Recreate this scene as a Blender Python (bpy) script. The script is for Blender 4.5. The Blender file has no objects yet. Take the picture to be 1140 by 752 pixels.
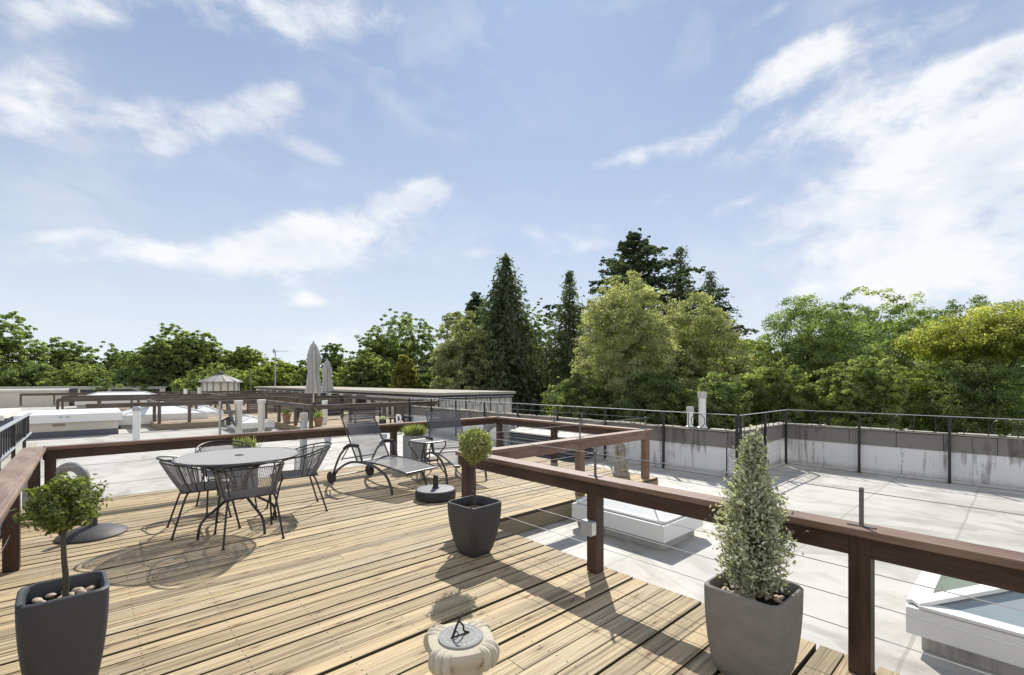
import bpy, math, random
import numpy as np
from mathutils import Vector, Matrix
random.seed(7)
R = math.radians
S = bpy.context.scene
C = S.collection
# ------------------------------------------------------------------ camera frame (metres; X = along the boards, Y = along the deck)
FPX, CX, HY, EYE = 520.0, 570.0, 424.0, 1.5
HEAD = math.atan2(470, 520)
FW = Vector((math.sin(HEAD), math.cos(HEAD), 0)); RT = Vector((math.cos(HEAD), -math.sin(HEAD), 0))
def far(px, d):                    # plan position of something seen at column px, d metres ahead
    p = FW*d + RT*((px-CX)/FPX*d)
    return p.x, p.y
def hz(py, d): return EYE-(py-HY)/FPX*d

# ------------------------------------------------------------------ materials
def newmat(name):
    m = bpy.data.materials.new(name); m.use_nodes = True
    nt = m.node_tree; nt.nodes.clear()
    out = nt.nodes.new('ShaderNodeOutputMaterial')
    return m, nt, out
def N(nt, t, **k):
    n = nt.nodes.new(t)
    for a, v in k.items():
        if a in n.inputs: n.inputs[a].default_value = v
        else: setattr(n, a, v)
    return n
def L(nt, a, b): nt.links.new(a, b)
def ramp(nt, fac, stops, interp='LINEAR'):
    r = nt.nodes.new('ShaderNodeValToRGB'); r.color_ramp.interpolation = interp
    e = r.color_ramp.elements
    while len(e) < len(stops): e.new(0.5)
    for i, (p, c) in enumerate(stops):
        e[i].position = p; e[i].color = (c[0], c[1], c[2], 1) if not isinstance(c, (int, float)) else (c, c, c, 1)
    L(nt, fac, r.inputs[0]); return r.outputs[0]
def mathn(nt, op, a, b=None, c=None):
    n = nt.nodes.new('ShaderNodeMath'); n.operation = op
    for i, v in enumerate((a, b, c)):
        if v is None: continue
        if isinstance(v, (int, float)): n.inputs[i].default_value = v
        else: L(nt, v, n.inputs[i])
    return n.outputs[0]
def mixc(nt, fac, a, b, mode='MIX'):
    n = nt.nodes.new('ShaderNodeMix'); n.data_type = 'RGBA'; n.blend_type = mode
    for s, v in ((0, fac), (6, a), (7, b)):
        if isinstance(v, (int, float)): n.inputs[s].default_value = v
        elif isinstance(v, (tuple, list)): n.inputs[s].default_value = (v[0], v[1], v[2], 1)
        else: L(nt, v, n.inputs[s])
    return n.outputs[2]
def coords(nt, scale=(1, 1, 1), kind='Object', rot=(0, 0, 0)):
    t = nt.nodes.new('ShaderNodeTexCoord'); m = nt.nodes.new('ShaderNodeMapping')
    m.inputs['Scale'].default_value = scale; m.inputs['Rotation'].default_value = rot
    L(nt, t.outputs[kind], m.inputs[0]); return m.outputs[0]
def noise(nt, vec, scale, detail=4, rough=.55, dist=0):
    n = N(nt, 'ShaderNodeTexNoise', Scale=scale, Detail=detail, Roughness=rough, Distortion=dist)
    L(nt, vec, n.inputs['Vector']); return n.outputs['Fac']
def bump(nt, h, strength=.2, dist=.01):
    b = N(nt, 'ShaderNodeBump', Strength=strength, Distance=dist); L(nt, h, b.inputs['Height']); return b.outputs[0]

def mat_simple(name, col, rough=.6, metal=0., var=.25, scale=8, bmp=.15, spec=.5, stretch=(1, 1, 1)):
    m, nt, out = newmat(name)
    v = coords(nt, stretch)
    f = noise(nt, v, scale, 6); f2 = noise(nt, v, scale*7, 3)
    c = mixc(nt, f, [x*(1-var) for x in col], [min(1, x*(1+var)) for x in col])
    c = mixc(nt, mathn(nt, 'MULTIPLY', f2, .3), c, [x*.7 for x in col])
    p = N(nt, 'ShaderNodeBsdfPrincipled', Roughness=rough, Metallic=metal)
    p.inputs['Specular IOR Level'].default_value = spec
    L(nt, c, p.inputs['Base Color'])
    rr = mathn(nt, 'ADD', mathn(nt, 'MULTIPLY', f2, .2), rough-.1); L(nt, rr, p.inputs['Roughness'])
    if bmp: L(nt, bump(nt, f2, bmp, .004), p.inputs['Normal'])
    L(nt, p.outputs[0], out.inputs[0]); return m

def mat_deck(name, lo, hi, dirt=.55):
    m, nt, out = newmat(name)
    uvn = nt.nodes.new('ShaderNodeUVMap'); uvn.uv_map = 'UVMap'
    sep = nt.nodes.new('ShaderNodeSeparateXYZ'); L(nt, uvn.outputs[0], sep.inputs[0])
    g = nt.nodes.new('ShaderNodeNewGeometry'); rnd = g.outputs['Random Per Island']
    comb = nt.nodes.new('ShaderNodeCombineXYZ')
    L(nt, sep.outputs[0], comb.inputs[0]); L(nt, mathn(nt, 'MULTIPLY', sep.outputs[1], .135), comb.inputs[1]); L(nt, mathn(nt, 'MULTIPLY', rnd, 37.), comb.inputs[2])
    v = comb.outputs[0]
    def strn(sx, sy, sc, det, rough, dist=0.):
        q = nt.nodes.new('ShaderNodeMapping'); q.inputs['Scale'].default_value = (sx, sy, 1); L(nt, v, q.inputs[0]); return noise(nt, q.outputs[0], sc, det, rough, dist)
    grain = strn(.45, 34, 2.2, 8, .68, .35); fine = strn(1.0, 120, 2., 5, .7); blot = strn(.8, 6.5, 1.5, 6, .65, .5); streak = strn(.22, 17, 2., 4, .6)
    big = noise(nt, coords(nt), .6, 5, .6)
    c = ramp(nt, grain, [(.30, [x*.8 for x in lo]), (.43, [a*.45+b*.55 for a, b in zip(lo, hi)]), (.60, hi), (.75, [x*1.06 for x in hi])])
    c = mixc(nt, ramp(nt, fine, [(.50, 0.), (.66, .55)]), c, [x*.62 for x in lo])
    tone = ramp(nt, rnd, [(0, (.66, .64, .635)), (.2, (.97, .95, .90)), (.4, (.84, .80, .74)), (.6, (1.05, 1.0, .90)), (.8, (.88, .88, .89)), (1, (1.12, 1.10, 1.06))])
    c = mixc(nt, 1., c, tone, 'MULTIPLY')
    # weathering: grey streaks, brown blotches, dirt along the edges of the boards
    c = mixc(nt, mathn(nt, 'MULTIPLY', ramp(nt, streak, [(.52, 0.), (.64, 1.)]), dirt), c, [x*.48 for x in lo])
    c = mixc(nt, mathn(nt, 'MULTIPLY', ramp(nt, blot, [(.52, 0.), (.70, 1.)]), dirt*.75), c, (.13, .105, .075))
    c = mixc(nt, ramp(nt, big, [(.48, 0.), (.72, .38)]), c, (.27, .245, .21))
    ed = mathn(nt, 'ABSOLUTE', mathn(nt, 'SUBTRACT', sep.outputs[1], .5))
    c = mixc(nt, mathn(nt, 'MULTIPLY', ramp(nt, mathn(nt, 'ADD', ed, mathn(nt, 'MULTIPLY', mathn(nt, 'SUBTRACT', grain, .5), .22)), [(.47, 0.), (.50, 1.)]), .4), c, [x*.4 for x in lo])
    # knots
    kc = nt.nodes.new('ShaderNodeCombineXYZ'); L(nt, mathn(nt, 'ADD', mathn(nt, 'MULTIPLY', sep.outputs[0], 2.4), mathn(nt, 'MULTIPLY', rnd, 53.)), kc.inputs[0]); L(nt, mathn(nt, 'ADD', mathn(nt, 'MULTIPLY', sep.outputs[1], 1.3), mathn(nt, 'MULTIPLY', rnd, 17.)), kc.inputs[1])
    vo = N(nt, 'ShaderNodeTexVoronoi', Scale=1.); vo.voronoi_dimensions = '2D'; L(nt, kc.outputs[0], vo.inputs['Vector'])
    sv_ = nt.nodes.new('ShaderNodeSeparateColor'); L(nt, vo.outputs['Color'], sv_.inputs[0])
    wob = mathn(nt, 'ADD', vo.outputs['Distance'], mathn(nt, 'MULTIPLY', mathn(nt, 'SUBTRACT', fine, .5), .12))
    gate = mathn(nt, 'GREATER_THAN', sv_.outputs[0], .55)
    c = mixc(nt, mathn(nt, 'MULTIPLY', mathn(nt, 'MULTIPLY', ramp(nt, wob, [(.06, 1.), (.30, 0.)]), gate), .55), c, (.23, .15, .085))
    c = mixc(nt, mathn(nt, 'MULTIPLY', mathn(nt, 'MULTIPLY', ramp(nt, wob, [(.045, 1.), (.085, 0.)]), gate), .85), c, (.055, .035, .022))
    # screws over the joists, two to a board
    du = mathn(nt, 'SUBTRACT', mathn(nt, 'MULTIPLY', mathn(nt, 'FRACT', mathn(nt, 'DIVIDE', sep.outputs[0], .42)), .42), .21)
    dv = mathn(nt, 'MULTIPLY', mathn(nt, 'SUBTRACT', mathn(nt, 'ABSOLUTE', mathn(nt, 'SUBTRACT', sep.outputs[1], .5)), .29), .13)
    rr = mathn(nt, 'SQRT', mathn(nt, 'ADD', mathn(nt, 'MULTIPLY', du, du), mathn(nt, 'MULTIPLY', dv, dv)))
    sc = mathn(nt, 'LESS_THAN', rr, .0055)
    c = mixc(nt, sc, c, (.03, .028, .025))
    p = N(nt, 'ShaderNodeBsdfPrincipled', Roughness=.75); p.inputs['Specular IOR Level'].default_value = .25
    L(nt, c, p.inputs['Base Color'])
    h = mathn(nt, 'ADD', mathn(nt, 'MULTIPLY', grain, .6), mathn(nt, 'MULTIPLY', fine, .6))
    L(nt, bump(nt, h, .5, .004), p.inputs['Normal'])
    L(nt, p.outputs[0], out.inputs[0]); return m

def mat_rail(name, base, faded, axis=1):
    m, nt, out = newmat(name)
    v = coords(nt)
    def sc(long, cross): return tuple(long if k == axis else cross for k in range(3))
    a = noise(nt, coords(nt, sc(1.1, 26)), 2., 8, .66, .35); f = noise(nt, coords(nt, sc(1.6, 95)), 2., 5, .7)
    b = noise(nt, coords(nt, sc(1., 4.5)), 1.8, 6, .65, .4); w = noise(nt, v, 1.1, 4)
    c = ramp(nt, a, [(.3, [x*.5 for x in base]), (.55, base), (.72, [x*1.35 for x in base])])
    c = mixc(nt, ramp(nt, b, [(.44, 0.), (.68, .8)]), c, faded)
    c = mixc(nt, ramp(nt, f, [(.53, 0.), (.68, .55)]), c, [x*.4 for x in base])
    c = mixc(nt, ramp(nt, w, [(.5, 0.), (.75, .35)]), c, [x*1.25 for x in faded])
    p = N(nt, 'ShaderNodeBsdfPrincipled', Roughness=.55); p.inputs['Specular IOR Level'].default_value = .4
    L(nt, c, p.inputs['Base Color']); L(nt, ramp(nt, b, [(.3, .40), (.7, .68)]), p.inputs['Roughness'])
    L(nt, bump(nt, mathn(nt, 'ADD', a, mathn(nt, 'MULTIPLY', f, .6)), .5, .005), p.inputs['Normal'])
    L(nt, p.outputs[0], out.inputs[0]); return m

def mat_roof():
    m, nt, out = newmat('roof_membrane')
    v = coords(nt)
    sep = nt.nodes.new('ShaderNodeSeparateXYZ'); L(nt, v, sep.inputs[0])
    big = noise(nt, v, .35, 5, .6); mid = noise(nt, v, 2.2, 6, .6, .5); fine = noise(nt, v, 22, 4)
    c = ramp(nt, big, [(.3, (.40, .39, .36)), (.65, (.57, .555, .52))])
    c = mixc(nt, ramp(nt, mid, [(.46, 0.), (.72, .75)]), c, (.30, .285, .25))
    c = mixc(nt, mathn(nt, 'MULTIPLY', fine, .22), c, (.42, .41, .38))
    pud = noise(nt, coords(nt, (1, .5, 1)), .9, 3, .5, 1.2)
    c = mixc(nt, ramp(nt, pud, [(.56, 0.), (.60, .5), (.68, .12)]), c, (.25, .235, .205))
    # welded seams of the sheets every 1.05 m and a few across
    wob = mathn(nt, 'MULTIPLY', mathn(nt, 'SUBTRACT', noise(nt, v, 1.3, 2), .5), .05)
    f = mathn(nt, 'ABSOLUTE', mathn(nt, 'SUBTRACT', mathn(nt, 'FRACT', mathn(nt, 'DIVIDE', mathn(nt, 'ADD', sep.outputs[1], wob), 1.05)), .5))
    seam = mathn(nt, 'LESS_THAN', f, .011)
    c = mixc(nt, mathn(nt, 'MULTIPLY', seam, .5), c, (.23, .22, .20))
    p = N(nt, 'ShaderNodeBsdfPrincipled', Roughness=.62); p.inputs['Specular IOR Level'].default_value = .4
    L(nt, c, p.inputs['Base Color'])
    L(nt, bump(nt, mathn(nt, 'ADD', mathn(nt, 'MULTIPLY', mid, .5), mathn(nt, 'MULTIPLY', f, .15)), .25, .02), p.inputs['Normal'])
    L(nt, p.outputs[0], out.inputs[0]); return m

def mat_stained(name, base, stain, amount=.8, low=0.):
    """white render with dark vertical run-off streaks"""
    m, nt, out = newmat(name)
    v = coords(nt)
    st = noise(nt, coords(nt, (7.5, 7.5, .55)), 1.6, 7, .66, .25); fine = noise(nt, v, 16, 5, .65); pt = noise(nt, v, 1.3, 4, .6); pn = noise(nt, v, .8, 2)
    s = ramp(nt, mathn(nt, 'ADD', mathn(nt, 'MULTIPLY', st, .62), mathn(nt, 'MULTIPLY', pt, .48)), [(.585, 0.), (.62, .5), (.70, 1.)])
    c = mixc(nt, mathn(nt, 'MULTIPLY', ramp(nt, pn, [(.45, 0.), (.7, .30)]), 1.), base, [x*.72 for x in base])
    c = mixc(nt, mathn(nt, 'MULTIPLY', s, amount), c, stain)
    if low:
        sp = nt.nodes.new('ShaderNodeSeparateXYZ'); L(nt, v, sp.inputs[0])
        ft = mathn(nt, 'ADD', sp.outputs[2], mathn(nt, 'MULTIPLY', mathn(nt, 'SUBTRACT', fine, .5), .16))
        c = mixc(nt, ramp(nt, mathn(nt, 'ADD', ft, .30), [(.06, low), (.22, 0.)]), c, stain)
    c = mixc(nt, mathn(nt, 'MULTIPLY', fine, .3), c, [x*.62 for x in base])
    p = N(nt, 'ShaderNodeBsdfPrincipled', Roughness=.8); p.inputs['Specular IOR Level'].default_value = .3
    L(nt, c, p.inputs['Base Color']); L(nt, bump(nt, fine, .2, .01), p.inputs['Normal'])
    L(nt, p.outputs[0], out.inputs[0]); return m

def mat_leaf(name, dark, light, tr=.45, gloss=.03):
    m, nt, out = newmat(name)
    at = nt.nodes.new('ShaderNodeAttribute'); at.attribute_name = 'tint'
    c = ramp(nt, at.outputs['Fac'], [(0., dark), (1., light)])
    d = N(nt, 'ShaderNodeBsdfDiffuse'); t = N(nt, 'ShaderNodeBsdfTranslucent'); g = N(nt, 'ShaderNodeBsdfGlossy', Roughness=.55)
    L(nt, c, d.inputs[0])
    L(nt, mixc(nt, 1., c, (1.65, 1.75, .85), 'MULTIPLY'), t.inputs[0])
    a = nt.nodes.new('ShaderNodeMixShader'); a.inputs[0].default_value = tr
    L(nt, d.outputs[0], a.inputs[1]); L(nt, t.outputs[0], a.inputs[2])
    b = nt.nodes.new('ShaderNodeMixShader'); b.inputs[0].default_value = gloss
    L(nt, a.outputs[0], b.inputs[1]); L(nt, g.outputs[0], b.inputs[2])
    L(nt, b.outputs[0], out.inputs[0]); return m

def mat_textilene(name, col, see=.5):
    m, nt, out = newmat(name)
    f = noise(nt, coords(nt), 60, 2)
    p = N(nt, 'ShaderNodeBsdfPrincipled', Roughness=.7); L(nt, mixc(nt, f, [x*.8 for x in col], [x*1.2 for x in col]), p.inputs['Base Color'])
    t = N(nt, 'ShaderNodeBsdfTransparent'); mx = nt.nodes.new('ShaderNodeMixShader'); mx.inputs[0].default_value = see
    L(nt, p.outputs[0], mx.inputs[1]); L(nt, t.outputs[0], mx.inputs[2]); L(nt, mx.outputs[0], out.inputs[0]); return m

def mat_glass(name, col):
    m, nt, out = newmat(name)
    f = noise(nt, coords(nt), 3, 4)
    p = N(nt, 'ShaderNodeBsdfPrincipled', Roughness=.12); p.inputs['Specular IOR Level'].default_value = .5
    L(nt, mixc(nt, f, [x*.8 for x in col], [x*1.15 for x in col]), p.inputs['Base Color'])
    L(nt, ramp(nt, f, [(.3, .06), (.7, .22)]), p.inputs['Roughness'])
    L(nt, p.outputs[0], out.inputs[0]); return m

M = dict(
    wiremesh=mat_simple('grey_painted_wire', (.20, .20, .205), .45, 0, .1, 10, .02),
    flatbar=mat_simple('dull_steel_bar', (.16, .16, .165), .45, .3, .2, 20, .03),
    deck=mat_deck('weathered_decking', (.215, .163, .10), (.625, .515, .345), .68),
    deckfar=mat_deck('pale_decking', (.33, .265, .18), (.58, .48, .34), .35),
    edgeshade=mat_simple('board_edge_gap_shade', (.105, .085, .055), .9, 0, .35, 9, .4, .2, (1, 6, 6)),  # sawn board edges, with the gap shade put into their colour
    fascia=mat_simple('fascia_board', (.25, .21, .14), .8, 0, .35, 5, .3, .3, (1, 8, 8)),
    **{'rail'+k: mat_rail('dark_stained_timber', (.046, .0225, .0150), (.092, .055, .040), ax) for k, ax in (('', 1), ('_x', 0), ('_z', 2))},
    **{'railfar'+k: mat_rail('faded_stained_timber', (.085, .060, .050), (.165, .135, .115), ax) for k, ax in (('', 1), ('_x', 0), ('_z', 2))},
    **{'plank'+k: mat_rail('sunned_plank_timber', (.25, .165, .12), (.36, .275, .215), ax) for k, ax in (('', 1), ('_x', 0), ('_z', 2))},
    **{'railtop'+k: mat_rail('worn_handrail_timber', (.165, .090, .062), (.27, .19, .145), ax) for k, ax in (('', 1), ('_x', 0), ('_z', 2))},
    roof=mat_roof(),
    parapet=mat_stained('stained_white_render', (.76, .76, .765), (.12, .11, .095), .85, .6),
    coping=mat_stained('weathered_coping_stone', (.225, .212, .195), (.08, .072, .062), .9),
    copetop=mat_simple('pale_coping_top', (.42, .39, .33), .9, 0, .3, 5, .6, .2),
    white=mat_simple('white_painted_metal', (.78, .78, .77), .45, 0, .06, 3, .05),
    panelw=mat_simple('white_opal_panel', (.82, .83, .82), .25, 0, .04, 2, .02),
    grime=mat_stained('grubby_upstand', (.50, .49, .46), (.2, .19, .17), .6),
    cream=mat_simple('cream_render', (.62, .57, .49), .85, 0, .08, 3, .2, .3),
    cream2=mat_simple('pale_render', (.68, .66, .60), .85, 0, .08, 2, .2, .3),
    blackm=mat_simple('black_painted_steel', (.018, .018, .02), .4, 0, .2, 10, .05),
    greym=mat_simple('dark_grey_powder_coat', (.05, .052, .058), .42, 0, .15, 10, .05),
    steel=mat_simple('stainless_steel', (.55, .55, .56), .3, .9, .1, 20, .03),
    galv=mat_simple('galvanised_metal', (.42, .44, .47), .5, .35, .18, 6, .08),
    tabletop=mat_simple('pale_grey_mesh_top', (.70, .69, .66), .6, .0, .12, 40, .2),
    potd=mat_simple('charcoal_planter', (.045, .047, .052), .62, 0, .15, 12, .15),
    potb=mat_simple('slate_planter', (.055, .058, .066), .6, 0, .15, 9, .15),
    potg=mat_simple('grey_fibre_clay', (.215, .205, .19), .8, 0, .28, 7, .4, .3, (1, 1, 2.5)),
    potz=mat_simple('zinc_planter', (.30, .32, .35), .55, .2, .12, 6, .05),
    rubber=mat_simple('black_plastic', (.022, .022, .024), .55, 0, .15, 12, .05),
    granite=mat_simple('granite_base_top', (.16, .165, .18), .5, 0, .35, 60, .05),
    iron=mat_simple('cast_iron_base', (.062, .060, .061), .6, .2, .3, 9, .25),
    stone=mat_simple('pale_cast_stone', (.50, .455, .36), .85, 0, .2, 9, .5, .25),
    statue=mat_simple('grey_weathered_stone', (.33, .31, .27), .9, 0, .35, 14, .6, .2),
    bronze=mat_simple('verdigris_dial', (.27, .275, .26), .75, .0, .25, 30, .2),
    bark=mat_simple('brown_bark', (.10, .075, .05), .9, 0, .35, 12, .7, .2, (1, 1, .25)),
    stemg=mat_simple('grey_green_stem', (.09, .085, .06), .85, 0, .3, 14, .4, .2, (1, 1, .3)),
    soil=mat_simple('dark_soil', (.035, .027, .02), .95, 0, .4, 30, .8, .1),
    pebble=mat_simple('tan_pebbles', (.46, .37, .28), .7, 0, .4, 7, .1),
    terra=mat_simple('terracotta', (.31, .165, .105), .8, 0, .25, 8, .2),
    canvas=mat_simple('grey_canvas', (.46, .455, .45), .9, 0, .12, 6, .3, .2),
    slat=mat_simple('grey_brown_slats', (.235, .18, .14), .8, 0, .35, 3, .3, .3, (1, 1, 14)),
    slatd=mat_simple('dark_slats', (.06, .058, .065), .7, 0, .3, 4, .2, .3, (1, 1, 10)),
    darkwin=mat_glass('dark_window_glass', (.03, .035, .042)),
    glassb=mat_glass('blue_grey_glass', (.30, .35, .37)),
    glassg=mat_glass('green_reflection_glass', (.16, .20, .15)),  # green reflection put into the base colour of one skylight face
    louv=mat_simple('blue_grey_louvres', (.10, .115, .135), .5, .2, .2, 5, .1),
    lead=mat_simple('lead_roof', (.34, .33, .31), .7, .1, .2, 6, .2),
    duct=mat_simple('dull_grey_duct', (.23, .23, .24), .6, .2, .18, 8, .15),
    earth=mat_simple('grass_ground', (.055, .075, .03), .95, 0, .4, .4, .3, .1),
    fabric=mat_textilene('grey_textilene', (.16, .165, .18), .45),
    fabric2=mat_textilene('dark_textilene', (.085, .088, .10), .22),
    dishm=mat_simple('dark_grey_dish', (.115, .118, .125), .6, .1, .12, 6, .05),
    plaque=mat_simple('brown_vent_plate', (.30, .22, .17), .7, 0, .1, 8, .05),
)
LEAF = dict(
    box=mat_leaf('topiary_leaf', (.05, .075, .015), (.27, .30, .085), .5, .04),
    ball=mat_leaf('yellowish_topiary_leaf', (.075, .10, .03), (.45, .46, .21), .5, .04),
    silver=mat_leaf('variegated_leaf', (.035, .05, .024), (.62, .64, .50), .35, .06),
    grass=mat_leaf('lavender_leaf', (.10, .13, .045), (.33, .35, .16), .45, .05),
    mid=mat_leaf('mid_green_leaf', (.095, .13, .05), (.37, .43, .17), .6),
    dark=mat_leaf('dark_green_leaf', (.065, .095, .04), (.27, .33, .135), .58),
    lime=mat_leaf('lime_green_leaf', (.10, .14, .034), (.37, .42, .115), .58),
    gold=mat_leaf('golden_leaf', (.12, .14, .03), (.56, .56, .19), .58),
    willow=mat_leaf('grey_green_leaf', (.15, .16, .09), (.56, .57, .36), .55),
    olive=mat_leaf('olive_green_leaf', (.085, .12, .05), (.33, .39, .175), .57),
    conifer=mat_leaf('blue_green_needles', (.04, .06, .035), (.17, .21, .11), .42),
    cedar=mat_leaf('cedar_needles', (.034, .054, .036), (.14, .18, .10), .40),
    ochre=mat_leaf('ochre_leaf', (.12, .13, .03), (.38, .36, .10), .55),
)
# ------------------------------------------------------------------ mesh builder
class MB:
    def __init__(s): s.v = []; s.f = []; s.uv = None
    def add(s, vs, fs):
        b = len(s.v); s.v += [tuple(v) for v in vs]; s.f += [tuple(b+i for i in f) for f in fs]; return s
    def box(s, x0, x1, y0, y1, z0, z1):
        vs = [(x, y, z) for z in (z0, z1) for y in (y0, y1) for x in (x0, x1)]
        return s.add(vs, [(0, 2, 3, 1), (4, 5, 7, 6), (0, 1, 5, 4), (2, 6, 7, 3), (0, 4, 6, 2), (1, 3, 7, 5)])
    def bar(s, a, b, w, h, up=Vector((0, 0, 1))):
        a = Vector(a); b = Vector(b); d = (b-a).normalized(); r = d.cross(up)
        if r.length < 1e-4: r = d.cross(Vector((0, 1, 0)))
        r.normalize(); u = r.cross(d)
        vs = [p+r*sx*w/2+u*sz*h/2 for p in (a, b) for sz in (-1, 1) for sx in (-1, 1)]
        return s.add(vs, [(0, 2, 3, 1), (4, 5, 7, 6), (0, 1, 5, 4), (2, 6, 7, 3), (0, 4, 6, 2), (1, 3, 7, 5)])
    def tube(s, pts, r, n=8, cap=True, closed=False):
        pts = [Vector(p) for p in pts]; m = len(pts)
        rs = r if isinstance(r, (list, tuple)) else [r]*m
        t0 = (pts[1]-pts[0]).normalized(); ref = Vector((0, 0, 1)) if abs(t0.z) < .9 else Vector((1, 0, 0))
        nrm = t0.cross(ref).normalized(); vs = []
        for i in range(m):
            if closed: t = pts[(i+1) % m]-pts[i-1]
            else: t = pts[min(i+1, m-1)]-pts[max(i-1, 0)]
            t.normalize(); nrm = (nrm-t*nrm.dot(t)).normalized(); bn = t.cross(nrm)
            for k in range(n):
                a = 2*math.pi*k/n; vs.append(pts[i]+(nrm*math.cos(a)+bn*math.sin(a))*rs[i])
        fs = []
        for i in range(m if closed else m-1):
            j = (i+1) % m
            for k in range(n):
                fs.append((i*n+k, i*n+(k+1) % n, j*n+(k+1) % n, j*n+k))
        if cap and not closed: fs += [tuple(reversed(range(n))), tuple(range((m-1)*n, m*n))]
        return s.add(vs, fs)
    def lathe(s, prof, n=24, c=(0, 0, 0), wob=None):
        vs = []; fs = []; m = len(prof)
        for (r, z) in prof:
            for k in range(n):
                a = 2*math.pi*k/n; rr = r*(wob(a, z) if wob else 1)
                vs.append((c[0]+rr*math.cos(a), c[1]+rr*math.sin(a), c[2]+z))
        for i in range(m-1):
            for k in range(n): fs.append((i*n+k, i*n+(k+1) % n, (i+1)*n+(k+1) % n, (i+1)*n+k))
        fs += [tuple(reversed(range(n))), tuple(range((m-1)*n, m*n))]
        return s.add(vs, fs)
    def prism(s, poly, z0, z1):
        n = len(poly)
        vs = [(x, y, z0) for x, y in poly]+[(x, y, z1) for x, y in poly]
        return s.add(vs, [tuple(reversed(range(n))), tuple(range(n, 2*n))]+[(i, (i+1) % n, n+(i+1) % n, n+i) for i in range(n)])
    def ball(s, c, r, n=10, m=7):
        prof = []
        if isinstance(r, (int, float)): r = (r, r, r)
        vs = []; fs = []
        for i in range(m+1):
            th = math.pi*i/m
            for k in range(n):
                a = 2*math.pi*k/n
                vs.append((c[0]+r[0]*math.sin(th)*math.cos(a), c[1]+r[1]*math.sin(th)*math.sin(a), c[2]-r[2]*math.cos(th)))
        for i in range(m):
            for k in range(n): fs.append((i*n+k, i*n+(k+1) % n, (i+1)*n+(k+1) % n, (i+1)*n+k))
        return s.add(vs, fs)
    def grid(s, fn, nu, nv):
        vs = [fn(i/nu, j/nv) for j in range(nv+1) for i in range(nu+1)]
        return s.add(vs, [(j*(nu+1)+i, j*(nu+1)+i+1, (j+1)*(nu+1)+i+1, (j+1)*(nu+1)+i) for j in range(nv) for i in range(nu)])
    def build(s, name, mat, parent=None, bevel=0, smooth=False, loc=None):
        me = bpy.data.meshes.new(name); me.from_pydata(s.v, [], s.f); me.update()
        if smooth:
            me.polygons.foreach_set('use_smooth', [True]*len(me.polygons))
            try: me.set_sharp_from_angle(angle=R(40))
            except Exception: pass
        if mat: me.materials.append(mat)
        o = bpy.data.objects.new(name, me); C.objects.link(o)
        if parent: o.parent = parent
        if loc: o.location = loc
        if bevel:
            b = o.modifiers.new('bevel', 'BEVEL'); b.width = bevel; b.segments = 2; b.limit_method = 'ANGLE'
        return o
def tag(o, label, cat, group=None):
    o['label'] = label; o['category'] = cat
    if group: o['group'] = group
    return o
def thing(name, label, cat, loc=(0, 0, 0), rz=0, group=None):
    o = bpy.data.objects.new(name, None); C.objects.link(o); o.location = loc; o.rotation_euler = (0, 0, rz)
    o.empty_display_size = .1
    return tag(o, label, cat, group)
def structure(o): o['kind'] = 'structure'; return o
def kids(o): return [c for c in bpy.data.objects if c.parent == o]
def dup(o, loc, rz, label, group=None, parent=None):
    c = o.copy(); C.objects.link(c); c.location = loc; c.rotation_euler = (0, 0, rz)
    c['label'] = label
    if group: c['group'] = group
    for k in kids(o):
        d = k.copy(); C.objects.link(d); d.parent = c
        for g in kids(k):
            e = g.copy(); C.objects.link(e); e.parent = d
    return c
def smoothpath(pts, n=6):
    """Catmull-Rom through the points"""
    P = [Vector(p) for p in pts]; out = []
    for i in range(len(P)-1):
        p0 = P[max(i-1, 0)]; p1 = P[i]; p2 = P[i+1]; p3 = P[min(i+2, len(P)-1)]
        for k in range(n):
            t = k/n
            out.append(.5*((2*p1)+(p2-p0)*t+(2*p0-5*p1+4*p2-p3)*t*t+(3*p1-p0-3*p2+p3)*t**3))
    out.append(P[-1]); return out

# ------------------------------------------------------------------ leaves
def leaf_mesh(name, cen, nrm, axis, ln, wd, tint, mat, parent, fold=.0):
    n = len(cen)
    nrm = nrm/np.linalg.norm(nrm, axis=1, keepdims=True)
    a = axis-nrm*np.sum(axis*nrm, 1, keepdims=True); a /= np.linalg.norm(a, axis=1, keepdims=True)+1e-9
    b = np.cross(nrm, a)
    ln = np.asarray(ln).reshape(-1, 1)*np.ones((n, 1)); wd = np.asarray(wd).reshape(-1, 1)*np.ones((n, 1))
    v = np.empty((n, 4, 3)); v[:, 0] = cen-a*ln*.5; v[:, 1] = cen+b*wd*.5+nrm*fold*wd; v[:, 2] = cen+a*ln*.5; v[:, 3] = cen-b*wd*.5+nrm*fold*wd
    me = bpy.data.meshes.new(name)
    me.vertices.add(4*n); me.vertices.foreach_set('co', v.reshape(-1).astype(np.float32))
    me.loops.add(4*n); me.loops.foreach_set('vertex_index', np.arange(4*n, dtype=np.int32))
    me.polygons.add(n); me.polygons.foreach_set('loop_start', np.arange(0, 4*n, 4, dtype=np.int32))
    me.update(calc_edges=True)
    at = me.attributes.new('tint', 'FLOAT', 'POINT'); at.data.foreach_set('value', np.repeat(np.clip(tint, 0, 1), 4).astype(np.float32))
    me.materials.append(mat)
    o = bpy.data.objects.new(name, me); C.objects.link(o)
    if parent: o.parent = parent
    return o
def unit(rng, n):
    v = rng.normal(size=(n, 3)); return v/np.linalg.norm(v, axis=1, keepdims=True)

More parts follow.
